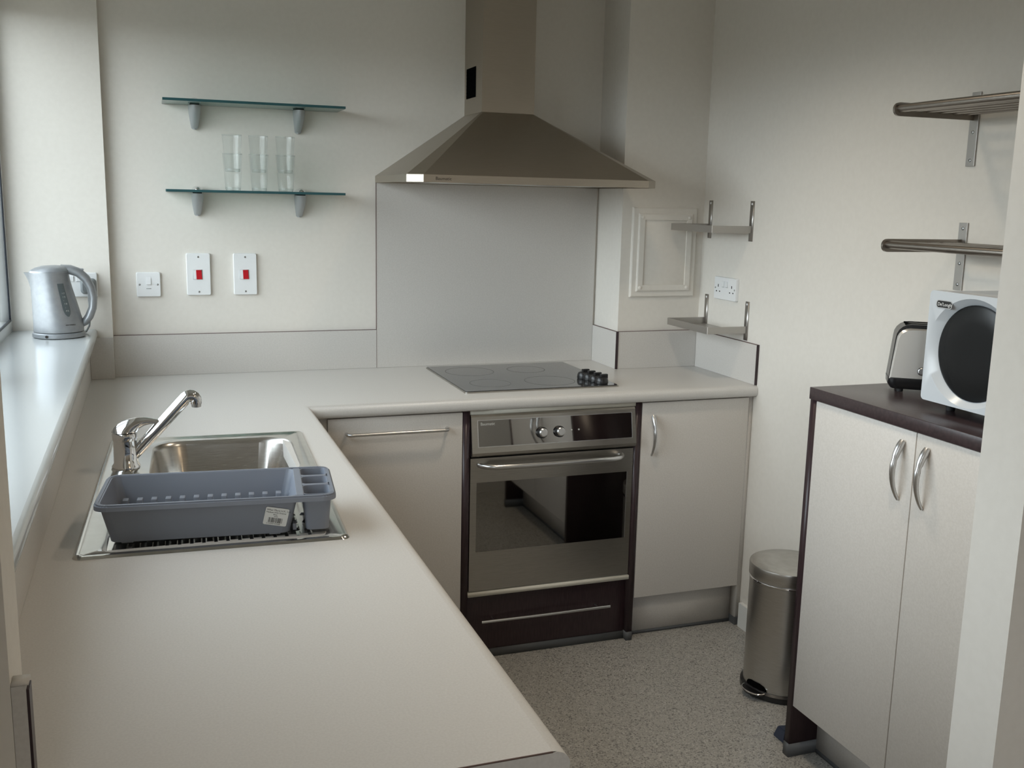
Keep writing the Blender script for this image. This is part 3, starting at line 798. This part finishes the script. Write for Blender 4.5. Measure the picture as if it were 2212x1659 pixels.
for cx_, cy_, r_ in ((-0.150, 0.115, 0.090), (-0.150, -0.125, 0.072), (0.070, 0.115, 0.072), (0.070, -0.125, 0.090)):
    bm = bmesh.new(); n_ = 48
    a_ = [bm.verts.new((cx_ + r_ * math.cos(2 * math.pi * i / n_), cy_ + r_ * math.sin(2 * math.pi * i / n_), 0.00675)) for i in range(n_)]
    b_ = [bm.verts.new((cx_ + (r_ - 0.003) * math.cos(2 * math.pi * i / n_), cy_ + (r_ - 0.003) * math.sin(2 * math.pi * i / n_), 0.00675)) for i in range(n_)]
    for i in range(n_): bm.faces.new((a_[i], a_[(i + 1) % n_], b_[(i + 1) % n_], b_[i]))
    obj('cooking_zone', bm, 'print', hg, smooth=False)
for k in range(4):
    yk = -0.112 - k * 0.0365; xk = 0.205 + k * 0.007
    bm = bmesh.new(); lathe(bm, [(0.0215, 0.0068), (0.0230, 0.012), (0.0220, 0.022), (0.0185, 0.029), (0.012, 0.0315)], 24, (xk, yk, 0))
    kn = obj('control_knob', bm, 'black', hb)
    part('grip', 'black', kn, (xk - 0.006, xk + 0.021, yk - 0.0065, yk + 0.0065, 0.022, 0.041), bev=0.002)

# ------------------------------------------------------------------ oven housing, oven
def bar_handle(parent, xa, xb, z, y, stand=0.028, r=0.0055):
    bm = bmesh.new()
    yb = y - stand
    tube(bm, [(xa, y, z), (xa, y - stand * 0.6, z), (xa + 0.004, yb + 0.002, z), (xa + 0.012, yb, z), ((xa + xb) / 2, yb, z), (xb - 0.012, yb, z), (xb - 0.004, yb + 0.002, z), (xb, y - stand * 0.6, z), (xb, y, z)], r, 12)
    return obj('handle', bm, 'satin', parent)

oh = thing('oven_housing', 'dark wenge oven housing with base drawer under the hob', 'cabinet', (1.374, -0.33, 0))
L = oh.location
def P(name, m, par, *b, bev=0.0, smooth=True): return part(name, m, par, *b, bev=bev, off=L, smooth=smooth)
P('side_panel', 'wenge', oh, (1.0555, 1.0775, YD, -0.02, 0.032, WT - 0.0405))
P('side_panel', 'wenge', oh, (1.6715, 1.6935, YD, -0.02, 0.032, WT - 0.0405))
P('foot_cap', 'cap_grey', oh, (1.0550, 1.0780, YD - 0.002, -0.05, 0.0005, 0.0315))
P('foot_cap', 'cap_grey', oh, (1.6710, 1.6940, YD - 0.002, -0.05, 0.0005, 0.0315))
P('top_rail', 'rail', oh, (1.078, 1.671, YD + 0.002, -0.05, 0.8545, WT - 0.0405))
P('bottom_rail', 'rail', oh, (1.0785, 1.6705, YD - 0.004, -0.05, 0.2330, 0.2475))
dr = P('drawer', 'wenge', oh, (1.079, 1.6705, -0.622, -0.10, 0.030, 0.2310), bev=0.001)
bm = bmesh.new(); tube(bm, [(1.126, -0.652, 0.142), (1.36, -0.654, 0.142), (1.600, -0.652, 0.142)], 0.0052, 10)
for xq in (1.17, 1.556): tube(bm, [(xq, -0.621, 0.142), (xq, -0.653, 0.142)], 0.004, 8)
obj('handle', bm, 'satin', dr, off=L)
P('floor_strip', 'cap_grey', oh, (1.079, 1.6705, -0.624, -0.60, 0.0005, 0.0285))

ov = thing('oven', 'built-in stainless steel single oven with mirrored glass door', 'oven', (1.3745, -0.36, 0.2478))
L = ov.location
OX0, OX1 = 1.0815, 1.6685
P('cavity', 'black', ov, (OX0 + 0.004, OX1 - 0.004, -0.606, -0.08, 0.2480, 0.8520))
bm = bmesh.new()
pf = [(-0.600, 0.7165), (-0.655, 0.7165), (-0.6625, 0.7215), (-0.6640, 0.7300), (-0.6435, 0.8460), (-0.6395, 0.8525), (-0.600, 0.8525)]
loft(bm, [[(xx, a, b) for a, b in pf] for xx in (OX0, OX1)])
fa = obj('control_panel', bm, 'steel_o', ov, off=L)
s0, s1 = Vector((0, -0.6640, 0.7300)), Vector((0, -0.6435, 0.8460))
sd = (s1 - s0).normalized(); sn = Vector((0, -sd.z, sd.y))
fmx = frame_mat(Vector((OX0 + 0.0225, 0, 0)) + s0 + sd * 0.021 - L, (1, 0, 0), sd)
bm = bmesh.new()
GW, GH = 0.549, 0.0845
loft(bm, [[tuple(fmx @ Vector((a, b, z))) for a, b in rrect(0, GW, 0, GH, 0.003, 3)] for z in (-0.001, 0.0008)])
cg = obj('glass_panel', bm, 'mirror_glass', fa)
bm = bmesh.new()
for (a0_, a1_, b0_, b1_) in ((-0.002, 0, -0.002, GH + 0.002), (GW, GW + 0.002, -0.002, GH + 0.002), (0, GW, -0.002, 0), (0, GW, GH, GH + 0.002)):
    loft(bm, [[tuple(fmx @ Vector(p)) for p in ((a0_, b0_, z), (a1_, b0_, z), (a1_, b1_, z), (a0_, b1_, z))] for z in (-0.001, 0.0013)])
obj('glass_bead', bm, 'satin', fa, smooth=False)
text('Baumatic', 0.0135, 'print_light', cg, fmx @ Matrix.Translation((0.008, GH - 0.0155, 0.001)))
for xk in (0.219, 0.281):
    bm = bmesh.new()
    rings = []
    for r_, h_ in ((0.0190, 0.0008), (0.0190, 0.0080), (0.0165, 0.0095)):
        rings.append([tuple(fmx @ Vector((xk + r_ * math.cos(2 * math.pi * i / 24), 0.035 + r_ * math.sin(2 * math.pi * i / 24), h_))) for i in range(24)])
    loft(bm, rings)
    kn = obj('control_knob', bm, 'black', fa)
    bm = bmesh.new(); rings = []
    for r_, h_ in ((0.0150, 0.0094), (0.0145, 0.0200), (0.0110, 0.0225)):
        rings.append([tuple(fmx @ Vector((xk + r_ * math.cos(2 * math.pi * i / 24), 0.035 + r_ * math.sin(2 * math.pi * i / 24), h_))) for i in range(24)])
    loft(bm, rings)
    obj('knob_cap', bm, 'satin', kn)
for xk in (0.326, 0.352):
    bm = bmesh.new()
    loft(bm, [[tuple(fmx @ Vector((xk + 0.0028 * math.cos(2 * math.pi * i / 12), 0.038 + 0.0028 * math.sin(2 * math.pi * i / 12), h_))) for i in range(12)] for h_ in (0.0008, 0.0022)])
    obj('indicator_light', bm, 'print_light', fa)
# oven door
DX0, DX1, DZ0, DZ1 = OX0, OX1 - 0.001, 0.2520, 0.7085
GX0, GX1, GZ0, GZ1 = 1.1035, 1.6490, 0.3880, 0.6260
bm = bmesh.new()
for b_ in ((DX0, GX0, DZ0, DZ1), (GX1, DX1, DZ0, DZ1), (GX0, GX1, DZ0, GZ0), (GX0, GX1, GZ1, DZ1)):
    box(bm, b_[0], b_[1], YD, -0.610, b_[2], b_[3])
bmesh.ops.remove_doubles(bm, verts=bm.verts[:], dist=1e-6)
od = obj('door', bm, 'steel_o', ov, smooth=False, off=L)
P('door_glass', 'mirror_glass', od, (GX0 + 0.0002, GX1 - 0.0002, YD + 0.0008, -0.622, GZ0 + 0.0002, GZ1 - 0.0002), smooth=False)
P('glass_edge', 'satin', od, (GX1 - 0.0022, GX1 - 0.0003, YD - 0.0004, YD + 0.0010, GZ0, GZ1), smooth=False)
bm = bmesh.new()
xa, xb, zh, yh = 1.112, 1.624, 0.6860, YD - 0.040
tube(bm, [(xa, YD, zh), (xa + 0.006, YD - 0.014, zh), (xa + 0.022, yh + 0.010, zh), (xa + 0.045, yh, zh), (1.25, yh - 0.002, zh), (1.368, yh - 0.003, zh), (1.49, yh - 0.002, zh), (xb - 0.045, yh, zh), (xb - 0.022, yh + 0.010, zh), (xb - 0.006, YD - 0.014, zh), (xb, YD, zh)], 0.0088, 16)
obj('handle', bm, 'satin', od, off=L)

# ------------------------------------------------------------------ base units
def bow_handle(parent, base, out, h=0.142, off=None, side=None):
    """vertical bow handle: base = centre on the door face, out = outward unit vector"""
    b = Vector(base); o_ = Vector(out)
    pts, rad = [], []
    for i in range(17):
        f = i / 16.0
        zz = (0.5 - f) * h
        d = 0.026 * math.sin(math.pi * min(1, max(0, f * 0.97 + 0.015))) ** 0.75
        pts.append(b + o_ * d + Vector((0, 0, zz)))
        rad.append(0.0098 - 0.0056 * f if f > 0.03 else 0.0080)
    rad[5] *= 0.78
    bm = bmesh.new(); tube(bm, pts, rad, 12, 0.9)
    return obj('handle', bm, 'satin', parent, off=off)

t = thing('base_cabinet', 'pale base unit with long bar handle left of the oven', 'cabinet', (0.835, -0.33, 0)); L = t.location
P('carcass', 'laminate', t, (0.600, 1.0545, -0.622, -0.02, 0.150, WT - 0.0405))
d_ = P('door', 'laminate', t, (0.6215, 1.0530, YD, -0.6225, 0.152, 0.8640), bev=0.0008)
h_ = bar_handle(d_, 0.678, 1.000, 0.816, YD)
h_.data.transform(Matrix.Translation(-L))
P('plinth', 'laminate', t, (0.5025, 1.0545, -0.602, -0.585, 0.0005, 0.149))
P('corner_post', 'laminate', t, (0.5300, 0.6205, -0.637, -0.6225, 0.152, WT - 0.0405), (0.5300, 0.5495, -0.6675, -0.6372, 0.152, WT - 0.0405))

t = thing('base_cabinet', 'pale base unit with bow handle right of the oven', 'cabinet', (1.91, -0.33, 0)); L = t.location
P('carcass', 'laminate', t, (1.6945, 2.128, -0.622, -0.02, 0.150, WT - 0.0405))
d_ = P('door', 'laminate', t, (1.6965, 2.118, YD, -0.6225, 0.158, 0.8640), bev=0.0008)
bow_handle(d_, (1.737, YD, 0.748), (0, -1, 0), 0.140, off=L)
P('filler', 'laminate', t, (2.1195, XR - 0.0006, -0.638, -0.60, 0.031, WT - 0.0405))
P('plinth', 'laminate', t, (1.6945, 2.119, -0.602, -0.585, 0.012, 0.149))
P('floor_strip', 'cap_grey', t, (1.6945, 2.119, -0.604, -0.584, 0.0005, 0.0115))

for k, (ya, yb, lb) in enumerate(((-1.27, -0.668, 'pale base unit under the bowl of the sink'), (-1.90, -1.272, 'pale base unit under the draining board'), (-2.640, -1.902, 'pale base unit under the near end of the worktop'))):
    t = thing('base_cabinet', lb, 'cabinet', (0.25, (ya + yb) / 2, 0)); L = t.location
    if k < 2:
        P('carcass', 'laminate', t, (-0.07, 0.5295, ya, yb, 0.150, 0.70))
        P('carcass_rail', 'laminate', t, (0.50, 0.5295, ya, yb, 0.7005, WT - 0.0405))
    else:
        P('carcass', 'laminate', t, (0.02, 0.5295, ya, yb, 0.150, WT - 0.0405))
    d_ = P('door', 'laminate', t, (0.5300, 0.5505, ya + 0.002, yb - 0.002, 0.152, 0.864), bev=0.0008)
    bow_handle(d_, (0.5505, yb - 0.045, 0.748), (1, 0, 0), 0.140, off=L)
    P('plinth', 'laminate', t, (0.485, 0.502, ya, yb, 0.0005, 0.149))

# ------------------------------------------------------------------ tall cabinet on the right
XC = 1.777; CY0, CY1, HC = -2.262, -1.452, 1.066
t = thing('side_cabinet', 'two door pale cabinet with dark top and end panels by the right wall', 'cabinet', ((XC + XR) / 2, (CY0 + CY1) / 2, 0)); L = t.location
P('top', 'wenge_top', t, (XC - 0.004, XR - 0.001, CY0 - 0.002, CY1 + 0.002, HC - 0.032, HC), bev=0.0012)
for ya in (CY1 - 0.022, CY0):
    ep = P('end_panel', 'wenge', t, (XC, XR - 0.016, ya, ya + 0.022, 0.040, HC - 0.0325))
    P('foot_cap', 'cap_grey', ep, (XC - 0.002, XR - 0.017, ya - 0.0015, ya + 0.0235, 0.0005, 0.0395))
ym = -1.851
P('carcass', 'laminate', t, (XC + 0.024, XR - 0.016, CY0 + 0.0225, CY1 - 0.0225, 0.150, HC - 0.033))
for ya, yb, hyy in ((ym + 0.0015, CY1 - 0.0235, ym + 0.040), (CY0 + 0.0235, ym - 0.0015, ym - 0.040)):
    d_ = P('door', 'laminate', t, (XC + 0.002, XC + 0.0235, ya, yb, 0.158, HC - 0.0345), bev=0.0008)
    bow_handle(d_, (XC + 0.002, hyy, 0.932), (-1, 0, 0), 0.142, off=L)
P('plinth', 'laminate', t, (XC + 0.092, XC + 0.110, CY0 + 0.0225, CY1 - 0.0225, 0.012, 0.149))
P('floor_strip', 'cap_grey', t, (XC + 0.090, XC + 0.112, CY0 + 0.0225, CY1 - 0.0225, 0.0005, 0.0115))

# ------------------------------------------------------------------ microwave
mw = thing('microwave', 'white microwave oven with round dark door window on the side cabinet', 'microwave', (1.995, -1.978, HC))
MX0, MX1, MY0, MY1, MZ0, MZ1 = -0.130, 0.130, -0.225, 0.222, 0.024, 0.286
bm = bmesh.new(); box(bm, MX0 + 0.034, MX1, MY0 + 0.004, MY1 - 0.004, MZ0 + 0.004, MZ1 - 0.003, bev=0.006)
obj('casing', bm, 'white_mw', mw)
RC, RZ, RR = 0.083, 0.153, 0.110         # window centre (y), height, radius
bm = bmesh.new()
n_ = 64
outer = []
for i in range(n_):
    a = 2 * math.pi * i / n_
    outer.append((RC + (RR + 0.022) * math.cos(a), RZ + (RR + 0.0145 + 0.0075 * 0) * math.sin(a)))
xf = MX0
sq = rrect(MY0, MY1, MZ0, MZ1, 0.010, 4)
sv, se = [], []
sv = [bm.verts.new((xf, a, b)) for a, b in sq]; se = [bm.edges.new((sv[i], sv[(i + 1) % len(sv)])) for i in range(len(sv))]
cv = [bm.verts.new((xf, a, b)) for a, b in outer]; ce = [bm.edges.new((cv[i], cv[(i + 1) % n_])) for i in range(n_)]
bmesh.ops.triangle_fill(bm, use_beauty=True, edges=se + ce)
sb = [bm.verts.new((xf + 0.034, a, b)) for a, b in sq]
for i in range(len(sv)):
    j = (i + 1) % len(sv); bm.faces.new((sv[i], sb[i], sb[j], sv[j]))
bm.faces.new(sb)
inn = [bm.verts.new((xf + 0.016, RC + RR * math.cos(2 * math.pi * i / n_), RZ + RR * math.sin(2 * math.pi * i / n_))) for i in range(n_)]
for i in range(n_):
    j = (i + 1) % n_; bm.faces.new((cv[i], cv[j], inn[j], inn[i]))
fr_ = obj('door', bm, 'white_mw', mw)
bm = bmesh.new(); rings = []
for r_, xx in ((RR, xf + 0.018), (RR, xf + 0.0125), (RR - 0.005, xf + 0.0110), (RR * 0.6, xf + 0.0100), (RR * 0.2, xf + 0.0096)):
    rings.append([(xx, RC + r_ * math.cos(2 * math.pi * i / n_), RZ + r_ * math.sin(2 * math.pi * i / n_)) for i in range(n_)])
loft(bm, rings)
obj('window', bm, 'mw_glass', fr_)
bdg = frame_mat((xf - 0.0006, 0.197, 0.2485), (0, -1, 0), (0, 0, 1))
bm = bmesh.new(); loft(bm, [[tuple(bdg @ Vector((a, b, z))) for a, b in rrect(0, 0.046, 0, 0.0155, 0.006, 4)] for z in (-0.001, 0.0008)])
bg = obj('badge', bm, 'black', fr_); bg['label'] = 'dark brand badge'
bm = bmesh.new(); loft(bm, [[tuple(bdg @ Vector((a, b, z))) for a, b in rrect(-0.002, 0.048, -0.002, 0.0175, 0.0075, 4)] for z in (-0.001, 0.0004)])
obj('badge_rim', bm, 'satin', fr_)
text("De'Longhi", 0.0112, 'white', bg, bdg @ Matrix.Translation((0.0030, 0.0038, 0.001)))
for sx_ in (-0.075, 0.10):
    for sy_ in (-0.18, 0.18):
        bm = bmesh.new(); lathe(bm, [(0.010, 0.0005), (0.013, 0.024), (0.013, 0.027)], 16, (sx_, sy_, 0)); obj('foot', bm, 'rubber', mw)
part('control_strip', 'white_mw', mw, (MX0 - 0.002, MX0 + 0.001, -0.20, -0.09, 0.05, 0.26), bev=0.0008)
for k in range(2):
    bm = bmesh.new(); lathe(bm, [(0.026, 0.0), (0.024, 0.014), (0.02, 0.016)], 24, (MX0 - 0.002, -0.145, 0.10 + k * 0.10), axis='x'); obj('dial', bm, 'white', mw)

# ------------------------------------------------------------------ toaster
ts = thing('toaster', 'polished steel toaster with black trim behind the microwave', 'toaster', (2.036, -1.562, HC), math.radians(-36))
TW, TD, TH = 0.082, 0.050, 0.178
def tprof(w, h0, h1, r, lean=0.010):
    p = [(-w, h0), (w, h0), (w - lean, h1 - r)] + arc(w - lean - r, h1 - r, r, 0, 90, 5)[1:] + arc(-w + lean + r, h1 - r, r, 90, 180, 5)
    return p
bm = bmesh.new(); loft(bm, [[(a, y_, b) for a, b in tprof(TW - i_, 0.034 + i_, TH - 0.010 - i_, 0.032)] for y_, i_ in ((-TD, 0.004), (-TD + 0.006, 0.0), (TD - 0.006, 0.0), (TD, 0.004))])
obj('side_panels', bm, 'toaster', ts)
bm = bmesh.new(); loft(bm, [[(a, y_, b) for a, b in tprof(TW + 0.002, 0.030, TH, 0.036)] for y_ in (-TD + 0.007, TD - 0.007)])
tb = obj('top_shell', bm, 'black', ts)
for y_ in (-0.020, 0.020):
    part('slot', 'hole', tb, (-0.052, 0.052, y_ - 0.008, y_ + 0.008, TH - 0.006, TH + 0.0006))
bm = bmesh.new(); loft(bm, [[(a, b, 0.008) for a, b in rrect(-TW + 0.006, TW - 0.006, -TD + 0.006, TD - 0.006, 0.02, 5)], [(a, b, 0.020) for a, b in rrect(-TW - 0.002, TW + 0.002, -TD - 0.001, TD + 0.001, 0.02, 5)], [(a, b, 0.036) for a, b in rrect(-TW - 0.003, TW + 0.003, -TD - 0.001, TD + 0.001, 0.02, 5)]])
obj('base', bm, 'black', ts)
for sx_ in (-0.052, 0.052):
    for sy_ in (-0.034, 0.034):
        bm = bmesh.new(); lathe(bm, [(0.008, 0.0003), (0.009, 0.0085)], 12, (sx_, sy_, 0)); obj('foot', bm, 'rubber', ts)
bm = bmesh.new(); lathe(bm, [(0.0095, 0.0), (0.0095, 0.002), (0.0075, 0.003)], 20, (-0.004, -TD, 0.058), axis='y'); tbn = obj('button', bm, 'satin', ts)
bm = bmesh.new(); lathe(bm, [(0.0108, 0.0), (0.0108, 0.0012)], 20, (-0.004, -TD, 0.058), axis='y'); obj('button_ring', bm, 'black', tbn)
part('lever', 'black', ts, (TW + 0.000, TW + 0.010, -0.012, 0.012, 0.10, 0.112), bev=0.002)

# ------------------------------------------------------------------ tubular wall racks (right wall)
def wall_rack(label, z, s0_, s1_):
    t = thing('wall_rack', label, 'wall rack', (XR, -1.86, z), group='tubular steel wall racks'); L = t.location
    D = 0.256
    for yc_ in (-1.553, -2.165):
        st = part('wall_strip', 'strip', t, (XR - 0.0050, XR - 0.0004, yc_ - 0.0145, yc_ + 0.0145, s0_, s1_), bev=0.0006, off=L)
        for zz in (s0_ + 0.015, z - 0.046, s1_ - 0.015):
            bm = bmesh.new(); lathe(bm, [(0.0046, 0), (0.0040, 0.0015), (0.002, 0.0022)], 12, (XR - 0.005, yc_, zz), axis='x'); obj('screw', bm, 'screw', st, off=L)
        bm = bmesh.new()
        prof_ = [(XR - 0.0052, z - 0.0165), (XR - 0.0052, z + 0.0165)] + [(XR - D + 0.0165 - 0.0165 * math.sin(math.radians(a)), z + 0.0165 * math.cos(math.radians(a))) for a in range(0, 181, 20)]
        y_o = yc_ + 0.004 if yc_ > -1.8 else yc_ - 0.004
        loft(bm, [[(a, yy, b) for a, b in prof_] for yy in (y_o - 0.0035, y_o + 0.0035)])
        obj('side_bracket', bm, 'rack', t, off=L)
    for k in range(6):
        xk = XR - D + 0.017 + k * 0.042
        bm = bmesh.new(); tube(bm, [(xk, -1.5525, z + 0.002), (xk, -1.86, z + 0.002), (xk, -2.1655, z + 0.002)], 0.0100 if k == 0 else 0.0075, 12)
        obj('rail', bm, 'rack', t, off=L)
wall_rack('upper tubular steel rack high on the right wall', 1.782, 1.650, 1.836)
wall_rack('lower tubular steel rack on the right wall above the microwave', 1.446, 1.330, 1.506)

# ------------------------------------------------------------------ small steel corner shelves (right wall)
def corner_shelf(label, zb, za, zt, y0, y1):
    t = thing('steel_shelf', label, 'shelf', (XR, (y0 + y1) / 2, zb), group='small stainless steel corner shelves'); L = t.location
    for yc_ in (y1 - 0.006, y0 + 0.006):
        st = part('wall_strip', 'strip', t, (XR - 0.0035, XR - 0.0004, yc_ - 0.0110, yc_ + 0.0110, za, zt), off=L)
        bm = bmesh.new(); lathe(bm, [(0.0042, 0), (0.0036, 0.0012)], 12, (XR - 0.0035, yc_, zt - 0.010), axis='x'); obj('screw', bm, 'white', st, off=L)
    xa = 1.976
    tr = part('tray', 'strip', t, (xa, XR - 0.0040, y0, y1, zb, zb + 0.002), off=L, smooth=False)
    part('lip', 'strip', tr, (xa, xa + 0.002, y0, y1, zb + 0.0021, zb + 0.025), off=L, smooth=False)
    part('lip', 'strip', tr, (xa + 0.0021, XR - 0.0040, y0, y0 + 0.002, zb + 0.0021, zb + 0.025), off=L, smooth=False)
    part('lip', 'strip', tr, (xa + 0.0021, XR - 0.0040, y1 - 0.002, y1, zb + 0.0021, zb + 0.025), off=L, smooth=False)
    part('corner_seam', 'chrome', tr, (xa - 0.0008, xa + 0.0014, y0 - 0.0008, y0 + 0.0012, zb, zb + 0.0252), off=L, smooth=False)
corner_shelf('upper stainless steel tray shelf in the corner above the socket', 1.440, 1.411, 1.552, -0.562, -0.268)
corner_shelf('lower stainless steel tray shelf in the corner below the socket', 1.084, 1.0585, 1.198, -0.570, -0.275)

# ------------------------------------------------------------------ pedal bin
bn = thing('pedal_bin', 'brushed steel pedal bin standing beside the dark cabinet end', 'bin', (2.004, -1.105, 0))
bm = bmesh.new(); lathe(bm, [(0.126, 0.0005), (0.1295, 0.004), (0.1295, 0.020), (0.1225, 0.026)], 56); obj('base_ring', bm, 'black', bn)
bm = bmesh.new(); lathe(bm, [(0.1205, 0.024), (0.1205, 0.374)], 56); obj('body', bm, 'steel', bn)
bm = bmesh.new(); lathe(bm, [(0.1205, 0.3742), (0.1228, 0.376), (0.1228, 0.379), (0.1190, 0.382)], 56); obj('rim', bm, 'chrome', bn)
bm = bmesh.new(); lathe(bm, [(0.1225, 0.3835), (0.1240, 0.386), (0.1240, 0.420), (0.1225, 0.4245), (0.115, 0.4275), (0.06, 0.4295), (0.01, 0.430)], 56); obj('lid', bm, 'steel', bn)
pa = math.radians(-166)
bm = bmesh.new()
cp = Vector((math.cos(pa), math.sin(pa), 0)); tp_ = Vector((-cp.y, cp.x, 0))
def pz(u, w, z): q = cp * u + tp_ * w; return (q.x, q.y, z)
loft(bm, [[pz(0.124 + 0.030 * math.sin(math.radians(a)), 0.042 * math.cos(math.radians(a)), z) for a in range(0, 181, 15)] for z in (0.018, 0.024)])
pd_ = obj('pedal', bm, 'black', bn)
bm = bmesh.new(); rows = []
for zz, ww in ((0.027, 0.36), (0.036, 0.34), (0.044, 0.27), (0.049, 0.14)):
    rows.append([bm.verts.new((0.1212 * math.cos(pa + ww * (k / 5 - 1)), 0.1212 * math.sin(pa + ww * (k / 5 - 1)), zz)) for k in range(11)])
for p_, q_ in zip(rows, rows[1:]):
    for k in range(10): bm.faces.new((p_[k], p_[k + 1], q_[k + 1], q_[k]))
obj('pedal_opening', bm, 'hole', bn)
bm = bmesh.new(); tube(bm, [pz(0.124 + 0.031 * math.sin(math.radians(a)), 0.043 * math.cos(math.radians(a)), 0.025) for a in range(0, 181, 12)], 0.0022, 8); obj('pedal_edge', bm, 'chrome', pd_)

# ------------------------------------------------------------------ rubber wedge behind the cabinet foot
wd = thing('door_wedge', 'small dark blue wedge on the floor behind the cabinet foot', 'door wedge', (1.840, -1.385, 0))
bm = bmesh.new()
loft(bm, [[(-0.036, -0.028, 0.0005), (0.06, -0.028, 0.0005), (0.06, 0.028, 0.0005), (-0.036, 0.028, 0.0005)],
          [(-0.026, -0.020, 0.034), (0.05, -0.020, 0.026), (0.05, 0.020, 0.026), (-0.026, 0.020, 0.034)]])
bmesh.ops.bevel(bm, geom=bm.edges[:], offset=0.003, segments=2, affect='EDGES')
obj('block', bm, 'wedge', wd)
